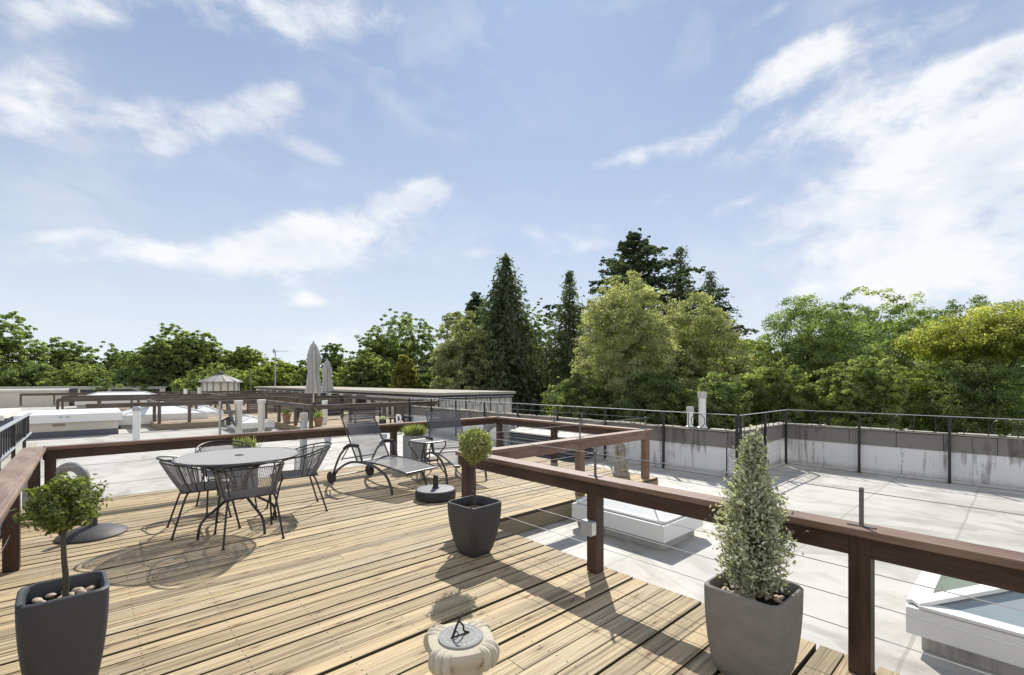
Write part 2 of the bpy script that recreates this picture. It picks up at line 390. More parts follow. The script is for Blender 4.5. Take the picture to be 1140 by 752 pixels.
def clumps(rng, cc, outw, tone, per, sig, leaf, flat=.7, up=.5):
    """per leaves spread over every leafy spray; most of them on its outer and upper side"""
    n = len(cc)*per
    c = np.repeat(cc, per, 0); o = np.repeat(outw, per, 0); k = np.repeat(rng.uniform(.65, 1.3, len(cc)), per)
    u = unit(rng, n)+o*.45+np.array([0, 0, .35]); u /= np.linalg.norm(u, axis=1, keepdims=True)
    off = u*(rng.uniform(0, 1, (n, 1))**.38)*sig*(k*rng.uniform(.75, 1.15, n))[:, None]; off[:, 2] *= flat
    nr = u*.6+np.array([0, 0, up])+unit(rng, n)*.8
    ax = unit(rng, n)+u*.5
    sz = leaf*rng.uniform(.6, 1.35, n)
    t = np.repeat(tone, per)+rng.normal(size=n)*.13
    return c+off, nr, ax, sz, sz*.6, t

def broadleaf(px, topy, wpx, d, mat, label, name='broadleaf_tree', seed=1, leaf=None, nclump=700, per=44, lobes=15, base=-2.5, depth=1., shape=1., group=None, loose=0., dense=1.):
    rng = np.random.default_rng(seed)
    far_ = d > 40
    nclump = int(nclump*(1.65 if far_ else .78)); per = int(per*(1.1 if far_ else 1.75)); dense *= .56 if far_ else .78
    x, y = far(px, d); top = hz(topy, d); rad = wpx/FPX*d
    G = -7.
    t = thing(name, label, 'tree', (x, y, G), 0, group)
    zc = (top+base)/2; rz_ = (top-base)/2
    leaf = leaf or max(.10, d*(.0041 if d > 40 else .0045))
    # big lobes of the crown
    lc = []; lr = []
    for i in range(lobes):
        u = unit(rng, 1)[0]; u[2] = u[2]*.9+.1
        k = rng.uniform(.45, .66)
        lc.append((u[0]*rad*k, u[1]*rad*k*depth, zc-G+u[2]*rz_*k)); lr.append(rng.uniform(.34, .52))
    lc.append((rng.uniform(-.12, .12)*rad, 0, zc-G+rz_*.56)); lr.append(.46)
    lc.append((0, 0, zc-G)); lr.append(.62)
    lc = np.array(lc); lr = np.array(lr)
    w = lr**2; w /= w.sum()
    idx = rng.choice(len(lc), nclump, p=w)
    u = unit(rng, nclump); u[:, 2] += .15
    r = rng.uniform(.5, .94+loose*.6, nclump)**.6
    e = np.stack([lr[idx]*rad, lr[idx]*rad*depth, lr[idx]*rz_*.95], 1)
    cc = lc[idx]+u*e*r[:, None]
    if shape != 1.:   # narrow towards the top
        k = np.clip((cc[:, 2]-(base-G))/(2*rz_), 0, 1); s = 1-(1-1/shape)*k
        cc[:, 0] *= s; cc[:, 1] *= s
    tone = np.clip(rng.normal(.42, .24, nclump), 0, 1)
    sig = max(.20*rad**.75, 1.6*leaf)*dense
    o = leaf_mesh('crown', *clumps(rng, cc, u, tone, per, sig, leaf), mat, t)
    b = MB()
    tr = max(.16, rad*.055)
    b.tube(smoothpath([(0, 0, -.3), (tr*.5, 0, (zc-G)*.4), (0, tr*.4, zc-G), (rad*.03, 0, zc-G+rz_*.6)], 4), [tr*(1-.85*i/12) for i in range(13)], 8)
    for i in rng.choice(len(lc)-2, min(7, lobes), replace=False):
        z0 = (zc-G)*rng.uniform(.5, .95)
        q = lc[i]; b.tube(smoothpath([(0, 0, z0), (q[0]*.5, q[1]*.5, z0*.45+q[2]*.55), tuple(q)], 4), [tr*.45*(1-.8*j/8) for j in range(9)], 6)
    b.build('trunk', M['bark'], t, smooth=True)
    return t

def conifer(px, topy, wpx, d, mat, label, name='conifer_tree', seed=1, base=-3., levels=46, droop=.35, power=.85, leaf=None, per=5, nb=11, jag=.25, step=.35, group=None, upward=0.):
    rng = np.random.default_rng(seed)
    x, y = far(px, d); top = hz(topy, d); rad = wpx/FPX*d; G = -7.
    t = thing(name, label, 'tree', (x, y, G), 0, group)
    leaf = leaf or d*.0075
    H = top-G; b0 = base-G; cs = []; ax = []; tn = []; b = MB()
    for i in range(levels):
        f = (i+rng.uniform(0, .8))/levels; z = b0+(H-b0)*f
        rr = rad*(1-f)**power*rng.uniform(1-jag, 1+jag*.5)+.10
        n = max(4, int(nb*(.5+.5*(1-f)))); a0 = rng.uniform(0, 6.28)
        for k in range(n):
            a = a0+6.283*k/n+rng.normal()*.15; L_ = rr*rng.uniform(1-jag*1.3, 1.05)
            tone = np.clip(rng.normal(.42, .22), 0, 1)
            m = max(2, int(L_/step))
            for j in range(m):
                s = (j+.7)/m
                p = np.array([math.cos(a)*L_*s, math.sin(a)*L_*s, z+upward*L_*s-droop*L_*s*s])
                for q in range(per):
                    cs.append(p+rng.normal(size=3)*leaf*np.array([.55, .55, .45])); tn.append(tone+rng.normal()*.12)
                    ax.append(np.array([math.cos(a), math.sin(a), upward-droop*1.6*s])+rng.normal(size=3)*.55)
            if k % 3 == 0 and L_ > .8:
                b.tube([(0, 0, z), (math.cos(a)*L_*.5, math.sin(a)*L_*.5, z+upward*L_*.5-droop*L_*.25), (math.cos(a)*L_*.9, math.sin(a)*L_*.9, z+upward*L_*.9-droop*L_*.8)], [.05, .035, .012], 5)
    cs = np.array(cs); ax = np.array(ax); n = len(cs)
    sz = leaf*rng.uniform(.7, 1.5, n)
    leaf_mesh('crown', cs, unit(rng, n)+np.array([0, 0, .5]), ax, sz, sz*.36, np.array(tn), mat, t)
    tr = max(.12, rad*.06)
    b.tube([(0, 0, -.3), (0, 0, H*.5), (0, 0, H-.15)], [tr, tr*.6, .02], 8)
    b.build('trunk', M['bark'], t, smooth=True)
    return t

def cedar(px, topy, wpx, d, mat, label, name='cedar_tree', seed=1, base=0., tiers=11, group=None, power=.75):
    rng = np.random.default_rng(seed)
    x, y = far(px, d); top = hz(topy, d); rad = wpx/FPX*d; G = -7.
    t = thing(name, label, 'tree', (x, y, G), 0, group)
    leaf = d*.0062; H = top-G; b0 = base-G; b = MB(); cc = []; ow = []; tn = []
    for i in range(tiers*8):
        f = (i+rng.uniform(0, 1))/(tiers*8); f = f**.9; z = b0+(H-b0-.5)*f
        a = i*2.4+rng.normal()*.3
        L_ = (rad*(1-f)**power*(.55+.45*min(1, f*6+.4))+.25)*rng.uniform(.5, 1.12); rise = rng.uniform(.08, .55)
        p = [(0, 0, z), (math.cos(a)*L_*.5, math.sin(a)*L_*.5, z+rise*L_*.45), (math.cos(a)*L_, math.sin(a)*L_, z+rise*L_*.5)]
        b.tube(p, [.10, .06, .015], 5)
        tone = np.clip(rng.normal(.42, .22), 0, 1)
        m = max(3, int(L_/.36))
        for j in range(m):
            s = .18+.82*(j+.5)/m
            w = .24*L_*(1.05-s)+.16
            for q in range(3):
                e = rng.normal()*w
                cc.append((math.cos(a)*L_*s-math.sin(a)*e, math.sin(a)*L_*s+math.cos(a)*e, z+rise*L_*min(s*.9, .5)+rng.normal()*.10-.16*abs(e)))
                ow.append((math.cos(a)*.5, math.sin(a)*.5, .4)); tn.append(tone)
    # dense leader
    for i in range(60):
        f = rng.uniform(.35, 1); cc.append((rng.normal()*rad*.10*(1.3-f), rng.normal()*rad*.10*(1.3-f), b0+(H-b0)*f)); ow.append((0, 0, 1)); tn.append(.35)
    cc = np.array(cc); ow = np.array(ow)
    leaf_mesh('crown', *clumps(rng, cc, ow, np.array(tn), 12, .24, leaf, .5, .6), mat, t)
    b.tube([(0, 0, -.3), (0, 0, H*.55), (0, 0, H-.2)], [rad*.07, rad*.045, .03], 8)
    b.build('trunk', M['bark'], t, smooth=True)
    return t
#SETTING
# ================================================================== the setting
RZ = -.22                                   # roof membrane
o = structure(MB().add([(-1500, -1500, -7), (1500, -1500, -7), (1500, 1500, -7), (-1500, 1500, -7)], [(0, 1, 2, 3)]).build('ground', M['earth']))
roofpoly = [(-16, -9), (10.95, -9), (10.95, 3.62), (8.62, 3.62), (8.62, 15.3), (13.95, 15.3), (13.95, 75), (-16, 75)]
b = MB().prism(roofpoly, -7.2, RZ); structure(b.build('flat_roof', M['roof']))

def decking(name, rects, mat, z=0., pitch=.135, seed=3, butt=True):
    rng = random.Random(seed); b = MB(); uvs = []; edge = []
    for (x0, x1, y0, y1) in rects:
        y = y0; i = 0
        while y < y1-.05:
            gap = rng.choice((.005, .007, .017, .008, .022, .012)); w = min(pitch-gap, y1-y)
            dz = rng.uniform(-.0045, .002); xs = [x0+rng.uniform(-.002, .002)]
            if butt and x1-x0 > 3: 
                if rng.random() < .25: xs.append(x0+(x1-x0)*rng.choice((.31, .45, .62, .74)))
            xs.append(x1+rng.uniform(-.003, .003))
            for k in range(len(xs)-1):
                xa = xs[k]+(.002 if k else 0); xb = xs[k+1]-(.002 if k < len(xs)-2 else 0)
                c = .0018; n0 = len(b.v)
                tl = rng.uniform(-.0022, .0022)
                sec = [(0, -.034), (0, -c+tl), (c, tl), (w-c, -tl), (w, -c-tl), (w, -.034)]
                # split in lengths so that boards can cup and bow a little
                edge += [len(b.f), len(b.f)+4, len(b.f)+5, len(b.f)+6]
                vs = [(xx, y+s, z+dz+h) for xx in (xa, xb) for s, h in sec]
                fs = [(j, j+1, 7+j, 6+j) for j in range(5)]+[(5, 4, 3, 2, 1, 0), (6, 7, 8, 9, 10, 11)]
                b.add(vs, fs)
                o1 = rng.uniform(0, .05)
                uvs += [((xx+o1*0), s/w) for xx in (xa, xb) for s, h in sec]
            y += pitch; i += 1
    o = b.build(name, mat)
    me = o.data; me.materials.append(M['edgeshade'])
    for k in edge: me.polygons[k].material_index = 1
    uv = me.uv_layers.new(name='UVMap')
    for lp in me.loops: uv.data[lp.index].uv = uvs[lp.vertex_index]
    return structure(o)
decking('timber_deck', [(-.62, 3.08, -3.1, 3.86), (-.62, 6.52, 3.86, 7.93)], M['deck'])
b = MB()
for x in [-.4+.42*i for i in range(17)]:
    if x < 3.05: b.box(x-.022, x+.022, -3.05, 7.86, RZ+.004, -.040)
    elif x < 6.45: b.box(x-.022, x+.022, 3.9, 7.86, RZ+.004, -.040)
structure(b.build('deck_joists', M['fascia']))
b = MB(); b.box(-.6, 3.04, -3.05, 7.9, RZ+.0005, RZ+.003); b.box(3.06, 6.48, 3.9, 7.9, RZ+.0005, RZ+.003); structure(b.build('deck_gap_dark_sheet', M['soil']))  # dark sheet added under the boards so the gaps stay dark
b = MB(); b.box(3.10, 6.50, 3.835, 3.857, RZ+.01, -.036); b.box(3.055, 3.075, -3.1, 3.83, RZ+.01, -.036); b.box(-.6, 6.5, 7.935, 7.957, RZ+.01, -.004); b.box(6.525, 6.547, 3.86, 7.93, RZ+.01, -.004)
structure(b.build('deck_fascia', M['fascia'], bevel=.003))
# neighbours' decks further along the roof
def fardeck(rects, seed):
    decking('timber_deck', rects, M['deckfar'], seed=seed, butt=False)
    b = MB()
    for (x0, x1, y0, y1) in rects:
        b.box(x0-.025, x0-.003, y0, y1, RZ+.01, -.004); b.box(x0, x1, y0-.028, y0-.006, RZ+.01, -.004)
        b.box(x1+.012, x1+.034, y0, y1, RZ+.01, -.004)
        for k in range(int((x1-x0)/.8)+1): b.box(x0+.1+k*.8, x0+.15+k*.8, y0+.02, y1-.02, RZ+.004, -.04)
    structure(b.build('deck_fascia', M['fascia']))
fardeck([(5.05, 9.7, 14.75, 20.15), (1.7, 9.7, 20.15, 23.9)], 11)
fardeck([(5.2, 9.7, 27.2, 31.5), (-1.0, 9.7, 31.5, 35)], 12)
fardeck([(4.6, 9.7, 39.5, 46)], 13)

# ================================================================== railings
def run_pts(a, b, n): return [Vector(a).lerp(Vector(b), i/(n-1)) for i in range(n)]
def railing(label, a, b, posts, mt, stanch=(), cables=(.52, .36, .20), topcable=True, w=.15, z=.75, group='timber railings round the roof decks', post_w=.095, caps=True, ext=(0, 0), name='timber_railing', top=None, deep=.105):
    a = Vector((a[0], a[1], 0)); b = Vector((b[0], b[1], 0)); d = (b-a).normalized(); u = Vector((-d.y, d.x, 0))
    t = thing(name, label, 'railing', a, 0, group)
    fam = [k for k in ('rail', 'railfar', 'railtop') if M[k] == mt][0]; tf = top or ('railtop' if fam == 'rail' else fam); sx_ = '_x' if abs(d.x) > abs(d.y) else ''
    e0 = -d*ext[0]; e1 = (b-a)+d*ext[1]
    m = MB(); m.bar(e0+Vector((0, 0, z-.02)), e1+Vector((0, 0, z-.02)), w, .04)
    m.build('handrail', M[tf+sx_], t, bevel=.005)
    m = MB(); m.bar(e0+d*.004+Vector((0, 0, z-.041-deep/2)), e1-d*.004+Vector((0, 0, z-.041-deep/2)), w*.58, deep); m.build('beam', M[fam+sx_], t, bevel=.004)
    Ln = (b-a).length
    for s in posts:
        p = d*(s*Ln) ; m = MB(); q = post_w/2
        # posts stand just outside the beam line, so they reach up beside it
        m.add([p+d*sx*q+u*sy*q+Vector((0, 0, zz)) for zz in (0.002, z-.0405) for sy in (-1, 1) for sx in (-1, 1)],
              [(0, 2, 3, 1), (4, 5, 7, 6), (0, 1, 5, 4), (2, 6, 7, 3), (0, 4, 6, 2), (1, 3, 7, 5)])
        m.build('post', M[fam+'_z'], t, bevel=.004)
    for s in stanch:
        p = d*(s*Ln); m = MB()
        m.add([p+d*sx*.010+u*sy*.004+Vector((0, 0, zz)) for zz in (z+.001, z+.19) for sy in (-1, 1) for sx in (-1, 1)],
              [(0, 2, 3, 1), (4, 5, 7, 6), (0, 1, 5, 4), (2, 6, 7, 3), (0, 4, 6, 2), (1, 3, 7, 5)])
        m.bar(p-d*.06+Vector((0, 0, z+.0035)), p+d*.06+Vector((0, 0, z+.0035)), .03, .005)
        m.ball(p+Vector((0, 0, z+.19)), .012, 8, 6)
        m.build('stanchion', M['flatbar'], t)
    def cable(z_):
        m = MB(); m.tube([e0+Vector((0, 0, z_)), e1+Vector((0, 0, z_))], .0025, 6); m.build('cable', M['steel'], t, smooth=True)
    for c in cables: cable(c)
    if topcable: cable(z+.178)
    return t
cp = (.0, .0)
railing('near dark timber railing with steel cables, running beside the right-hand potted shrub', (2.95, -3.0), (2.95, 4.03), [.13, .509, .752, .99], M['rail'], [.509, .752, .99], ext=(0, .05))
railing('reddish timber railing above the white skylight, ending at the corner post by the statue', (3.03, 3.95), (6.38, 3.95), [.52, .985], M['railtop'], [.52, .985], ext=(0, .06), w=.14)
railing('dark timber railing in front of the blue-grey louvred box', (6.33, 4.06), (6.33, 7.5), [.52, .97], M['rail'], [.33, .52, .985], ext=(0, .06), w=.14)
railing('long dark timber railing behind the dining table and loungers', (-.40, 7.48), (6.25, 7.48), [.01, .655], M['rail'], [.97], cables=(.5, .25), topcable=False, w=.12)
railing('left-hand timber railing with a broad flat reddish top plank', (-.46, -2.9), (-.46, 7.54), [.46, .795, .99], M['rail'], [], topcable=False, w=.19, cables=(.5, .3), deep=.09, top='plank')
# junction box on the second post
t = thing('junction_box', 'small light grey electrical box fixed low on a dark railing post', 'electrical box', (2.95, 2.29, .36))
b = MB(); b.box(-.115, -.052, -.05, .05, -.055, .055); b.build('box_body', M['galv'], t, bevel=.004)
b = MB(); b.box(-.108, -.058, -.058, -.0505, -.047, .047); b.build('box_lid', M['white'], t, bevel=.003)
# far railings
g2 = 'timber railings on the neighbouring decks'
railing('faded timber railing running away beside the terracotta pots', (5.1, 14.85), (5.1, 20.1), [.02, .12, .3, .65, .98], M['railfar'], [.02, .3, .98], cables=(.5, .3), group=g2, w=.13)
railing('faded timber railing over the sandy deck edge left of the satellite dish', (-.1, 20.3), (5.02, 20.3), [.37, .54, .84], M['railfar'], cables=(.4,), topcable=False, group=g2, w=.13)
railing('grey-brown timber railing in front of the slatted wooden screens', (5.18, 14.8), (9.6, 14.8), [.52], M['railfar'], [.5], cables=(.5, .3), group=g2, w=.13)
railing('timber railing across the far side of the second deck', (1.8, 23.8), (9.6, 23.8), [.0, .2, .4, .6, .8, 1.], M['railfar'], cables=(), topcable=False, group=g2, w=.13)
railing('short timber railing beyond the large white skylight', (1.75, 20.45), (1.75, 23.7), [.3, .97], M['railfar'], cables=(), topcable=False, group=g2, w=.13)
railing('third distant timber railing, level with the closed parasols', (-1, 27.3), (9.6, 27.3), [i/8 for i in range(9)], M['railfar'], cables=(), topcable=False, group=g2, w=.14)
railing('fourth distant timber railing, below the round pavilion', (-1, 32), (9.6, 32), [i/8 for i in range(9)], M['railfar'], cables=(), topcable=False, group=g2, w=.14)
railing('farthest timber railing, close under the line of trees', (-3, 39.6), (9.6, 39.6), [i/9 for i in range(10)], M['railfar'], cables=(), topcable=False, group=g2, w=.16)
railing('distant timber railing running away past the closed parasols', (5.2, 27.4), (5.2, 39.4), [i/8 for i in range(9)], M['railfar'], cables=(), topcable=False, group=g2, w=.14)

# ================================================================== parapets and black fence on the right
def wall_run(label, a, b, th, side):
    a = Vector((a[0], a[1], 0)); b = Vector((b[0], b[1], 0)); d = (b-a).normalized(); u = Vector((-d.y, d.x, 0))*side
    t = thing('parapet_wall', label, 'wall', a, 0, 'stained white parapets round the roof edge'); Ln = (b-a).length
    def blk(z0, z1, o0, o1, s0, s1, m):
        m.add([d*s+u*o+Vector((0, 0, z)) for z in (z0, z1) for o in (o0, o1) for s in (s0, s1)], [(0, 2, 3, 1), (4, 5, 7, 6), (0, 1, 5, 4), (2, 6, 7, 3), (0, 4, 6, 2), (1, 3, 7, 5)])
    m = MB(); blk(RZ-.05, .30, 0, th, 0, Ln, m); m.build('render_base', M['parapet'], t)
    rng = random.Random(int(Ln*100)); m = MB(); s = 0
    while s < Ln-.05:
        w = min(rng.uniform(.5, .75), Ln-s); blk(.303, .575+rng.uniform(-.006, .006), -.018-rng.uniform(0, .006), th, s+.003, s+w-.003, m); s += w
    m.build('coping_course', M['coping'], t, bevel=.006)
    m = MB(); s = 0
    while s < Ln-.05:
        w = min(rng.uniform(.25, .6), Ln-s); blk(.583, .60+rng.uniform(0, .022), -.03-rng.uniform(0, .02), th-.02, s+.004, s+w-.006, m); s += w
    m.build('coping_top', M['copetop'], t, bevel=.008)
    # mopstrip at the foot
    m = MB(); m.tube([u*-.05+Vector((0, 0, RZ+.02)), d*Ln+u*-.05+Vector((0, 0, RZ+.02))], .035, 6); m.build('wall_flashing', M['grime'], t, smooth=True)
    return t
wall_run('stained parapet in shade behind the grey statue and the two white vent pipes', (8.42, 3.60), (8.42, 15.2), .2, -1)
wall_run('short stained parapet turning the corner behind the tall potted shrub', (10.56, 3.42), (8.42, 3.42), .2, -1)
wall_run('long bright parapet with dark streaks, at the right edge of the roof', (10.76, -9), (10.76, 3.60), .2, -1)
def fence(label, a, b, npost, z1=.90, zb=.615, foot=RZ, ring=True, name='steel_fence'):
    a = Vector((a[0], a[1], 0)); b = Vector((b[0], b[1], 0)); d = (b-a).normalized(); Ln = (b-a).length
    t = thing(name, label, 'fence', a, 0, 'black ornamental steel fences')
    zz = lambda z: Vector((0, 0, z))
    m = MB(); m.bar(zz(z1), d*Ln+zz(z1), .028, .010); m.build('top_rail', M['galv'], t, bevel=.002)
    m = MB(); m.bar(zz(zb), d*Ln+zz(zb), .02, .008); m.build('bottom_rail', M['blackm'], t)
    for i in range(npost):
        p = d*(Ln*i/(npost-1)); m = MB(); m.bar(p+zz(foot+.003), p+zz(z1-.0065), .04, .04, d); m.build('post', M['blackm'], t, bevel=.003)
    for i in range(npost-1):
        bay = Ln/(npost-1); s0 = bay*i
        for f in (.14, .37, .63, .86):
            p = d*(s0+bay*f); m = MB(); m.tube([p+zz(zb+.004), p+zz(z1-.006)], .007, 6, False); m.build('bar', M['blackm'], t)
        if ring:
            c = d*(s0+bay*.5)+zz((z1+zb)/2); r = (z1-zb)/2-.012
            m = MB(); m.tube([c+d*r*math.cos(k*math.pi/14)+zz(r*math.sin(k*math.pi/14)) for k in range(28)], .007, 6, closed=True); m.build('ring', M['blackm'], t, smooth=True)
    return t
fence('black steel fence with rings inside the right-hand parapet, against the dark trees', (10.66, -9), (10.66, 3.36), 11)
fence('short black steel fence across the inner corner behind the tall potted shrub', (10.6, 3.34), (8.34, 3.34), 3, ring=False)
fence('black steel fence along the shaded parapet with the two white vent pipes', (8.34, 3.40), (8.34, 14.6), 9)
# vent pipes standing on the parapet
def vent(label, x, y, z0, z1, r, mat, cap=True, name='vent_pipe', group='vent pipes on the roof', capm=None, cowl=1.25):
    t = thing(name, label, 'vent pipe', (x, y, z0), 0, group); h = z1-z0
    b = MB(); b.lathe([(r*1.5, 0), (r*1.5, .012), (r, .03), (r, h-.02)], 18); b.build('pipe', mat, t, smooth=True)
    if cap:
        b = MB(); b.lathe([(r*1.02, h-.12), (r*cowl, h-.11), (r*cowl, h-.01), (r*cowl*.9, h)], 18); b.build('cap', capm or mat, t, smooth=True)
    return t
x, y = 8.55, 4.12; vent('tall white vent pipe with a collar on the parapet', x, y, .612, 1.29, .065, M['white'], capm=M['grime'])
x, y = 8.55, 4.36; vent('short white vent pipe beside the taller one on the parapet', x, y, .612, 1.0, .055, M['white'], capm=M['grime'])
def vpx(label, px, py0, py1, d, wpx, mat, **k):
    x, y = far(px, d); return vent(label, x, y, RZ+.002, hz(py1, d), wpx/FPX*d/2, mat, **k)
vpx('white capped pipe in front of the white skylight, left', 152, 495, 453, 13.0, 7, M['white'], capm=M['galv'], cowl=1.1)
vpx('cream vent pipe just right of the satellite dish', 265.5, 484, 446, 15.0, 7, M['cream2'], capm=M['cream2'])
vpx('cream vent pipe standing before the far timber post', 291, 482, 445, 15.7, 7, M['cream2'], capm=M['cream2'])
vpx('stout galvanised pipe rising behind the dining chairs', 338, 530, 460, 8.44, 7.5, M['galv'], capm=M['grime'], cowl=1.15)
vpx('tall white pipe beside the right-hand terracotta pot', 361.5, 478, 446, 16.0, 6, M['white'], capm=M['white'], cowl=1.05)
vpx('short pale stub pipe on the roof behind the dining chairs', 365, 502, 486, 11.6, 6, M['galv'], capm=M['galv'], cowl=1.2)
vpx('small mushroom vent on the white roof behind the near lounger', 427, 492, 483, 12.6, 4, M['galv'], cowl=2.)
vpx('distant white pipe, left one of a pair below the pavilion', 206.5, 450, 433, 30, 3.6, M['white'], cap=False)
vpx('distant white pipe, right one of a pair below the pavilion', 222, 455, 431, 28, 3.6, M['white'], cap=False)

# ================================================================== skylights
def skylight(label, x0, x1, y0, y1, h, panel, frame, zc=(RZ, -.115, .056), glass2=None, barw=.055, edge=.06, name='skylight'):
    cx, cy = (x0+x1)/2, (y0+y1)/2
    t = thing(name, label, 'skylight', (cx, cy, RZ), 0, 'pyramid skylights on the roof'); a, b_ = (x1-x0)/2, (y1-y0)/2
    z0, z1, z2 = [z-RZ for z in zc]
    m = MB(); m.box(-a+.07, a-.07, -b_+.07, b_-.07, .002, z1+.01); m.build('upstand', M['grime'], t)
    m = MB(); m.box(-a, a, -b_, b_, z1, z2); m.build('kerb_frame', frame, t, bevel=.008)
    ap = Vector((0, 0, z2+h)); r = .06
    cn = [Vector((sx*(a-r), sy*(b_-r), z2+.012)) for sx, sy in ((-1, -1), (1, -1), (1, 1), (-1, 1))]
    if abs(a-b_) > .15:            # hipped rather than pointed
        k = abs(a-b_)
        ends = [ap+Vector((0, -k, 0)), ap+Vector((0, k, 0))] if b_ > a else [ap+Vector((-k, 0, 0)), ap+Vector((k, 0, 0))]
    else: ends = [ap, ap]
    if b_ >= a: apx = [ends[0], ends[0], ends[1], ends[1]]
    else: apx = [ends[0], ends[1], ends[1], ends[0]]
    for i in range(4):
        j = (i+1) % 4; m = MB()
        vs = [cn[i], cn[j], apx[j], apx[i]] if (apx[i]-apx[j]).length > .01 else [cn[i], cn[j], apx[i]]
        m.add(vs, [tuple(range(len(vs)))]); p = m.build('glazing', (glass2 if (glass2 and i == 2) else panel), t)
        so = p.modifiers.new('solid', 'SOLIDIFY'); so.thickness = .012
    for i in range(4):
        m = MB(); up = Vector((0, 0, .016)); dd = (apx[i]-cn[i]); m.bar(cn[i]+up-dd.normalized()*.03, apx[i]+up, barw, .026); m.build('glazing_bar', frame, t, bevel=.003)
    m = MB()
    for i in range(4):
        j = (i+1) % 4; m.bar(cn[i]+Vector((0, 0, .004)), cn[j]+Vector((0, 0, .004)), edge, .018)
    m.build('eaves_frame', frame, t)
    if b_ != a:
        m = MB(); m.bar(ends[0]+Vector((0, 0, .012)), ends[1]+Vector((0, 0, .012)), .07, .03); m.build('ridge_bar', frame, t, bevel=.003)
    return t
skylight('white pyramid skylight in the roof well behind the second railing post', 4.22, 5.05, 2.42, 3.62, .22, M['panelw'], M['white'], glass2=None)
skylight('near white skylight with blue-grey glass, cut off by the right edge', 3.88, 5.35, -1.0, .53, .24, M['glassb'], M['white'], glass2=M['glassg'], barw=.085, edge=.13)
def sky_px(label, x0, x1, y0, y1, h): skylight(label, x0, x1, y0, y1, h, M['panelw'], M['white'])
skylight('large white skylight beside the far timber post, left of the pavilion', .75, 3.5, 21.8, 24.3, .42, M['panelw'], M['white'], zc=(RZ, -.1, .22))
sky_px('white skylight partly hidden by the two cream vent pipes', 3.6, 4.75, 17.5, 19.4, .2)
sky_px('small white skylight between far posts below the pavilion', 3.3, 4.6, 25.0, 26.8, .3)
skylight('long low white skylight near the far left blocks', -.6, 3.4, 34, 36, .35, M['panelw'], M['white'], zc=(RZ, .2, .5))

# ================================================================== roof blocks
def block(name, label, cat, x0, x1, y0, y1, z1, mat, lid=None, over=.08, lidh=.12, z0=RZ):
    t = thing(name, label, cat, ((x0+x1)/2, (y0+y1)/2, z0)); a, c = (x1-x0)/2, (y1-y0)/2; h = z1-z0
    m = MB(); m.box(-a, a, -c, c, .002, h-lidh if lid else h); m.build('wall', mat, t)
    if lid:
        m = MB(); m.box(-a-over, a+over, -c-over, c+over, h-lidh+.001, h); m.build('roof', lid, t, bevel=.01)
    return t
t = block('roof_access_block', 'low cream block with a thick white lid and small brown vent plate', 'roof block', -1.95, .68, 19.65, 22.8, .48, M['cream'], M['white'], .10, .25)
m = MB(); m.box(-.20, .08, -1.587, -1.577, .34, .41); m.build('vent_plate', M['plaque'], t)
m = MB(); m.box(-1.32, 1.32, -1.60, -1.577, .004, .19); m.build('lower_band', M['louv'], t)
m = MB(); m.box(-.05, .02, -1.692, -1.677, .60, .64); m.box(.10, .17, -1.692, -1.677, .60, .64); m.build('lid_catch', M['galv'], t)
t = block('penthouse_block', 'large cream rendered block at far left with a dark broken corner', 'roof block', -14, -1.05, 44, 47, .92, M['cream'], M['cream2'], .12, .14)
m = MB(); m.box(6.48, 6.9, -1.9, 1.4, .1, 1.16); m.build('corner_pier', M['slatd'], t)
t = block('roof_canopy_block', 'dark block under a flat pale roof edge behind the black balustrade', 'roof block', -7, -1.30, 12.8, 15.6, .86, M['slatd'], M['cream2'], .12, .10)
m = MB()
for k in range(14): m.lathe([(.16, 0), (.16, .012)], 12, (0, 0, 0)) if False else m.box(-3.05+k*.44, -2.63+k*.44, -1.44, -1.42, .72-.06*(k % 2), 1.02)
m.build('awning_valance', M['louv'], t)
m = MB(); m.box(-3.0, 3.06, -1.45, -1.425, .30, .62); m.build('lower_panel', M['duct'], t)
t = block('distant_roof_block', 'long grey-white distant block with barred windows at far left', 'roof block', -16, 6, 62, 66, .9, M['cream2'], M['lead'], .15, .14)
for k in range(9):
    m = MB(); m.box(-9.5+k*2.3, -7.9+k*2.3, -2.03, -2.0, .35, .85); m.build('window', M['darkwin'], t)
# white block on the right with cornice
t = block('white_roof_block', 'long white rendered block with flat roof and dark eaves, right of the wooden screens', 'building', 10.0, 13.8, 15.3, 42, 1.03, M['cream2'], M['copetop'], .14, .11)
m = MB(); m.box(-1.92, 1.92, -13.43, -13.354, 1.0, 1.135); m.build('eaves_band', M['slatd'], t)
m = MB(); m.box(-1.93, -1.905, -13.3, 13.3, 1.05, 1.135); m.build('eaves_band', M['slatd'], t)
for k in range(12):
    m = MB(); m.box(-1.925, -1.905, -7.+k*1.65, -5.9+k*1.65, .12, 1.0); m.build('window', M['darkwin'], t)
fence('black steel fence with rings standing in front of the white roof block', (8.5, 14.95), (13.6, 14.95), 5, z1=.84, zb=.5, foot=RZ)
# blue-grey louvred box next to the deck
t = thing('louvred_roof_box', 'low box with a flat pale top and blue-grey louvred sides beyond the deck railing', 'roof box', (7.85, 7.5, RZ))
m = MB(); m.box(-.40, .40, -1.0, 1.1, .004, .49); m.build('core', M['slatd'], t)
m = MB()
for k in range(7): m.box(-.425, .425, -1.025, 1.125, .03+k*.065, .075+k*.065)
m.build('louvres', M['louv'], t, bevel=.004)
m = MB(); m.box(-.46, .46, -1.06, 1.16, .50, .535); m.build('top_sheet', M['cream2'], t, bevel=.008)
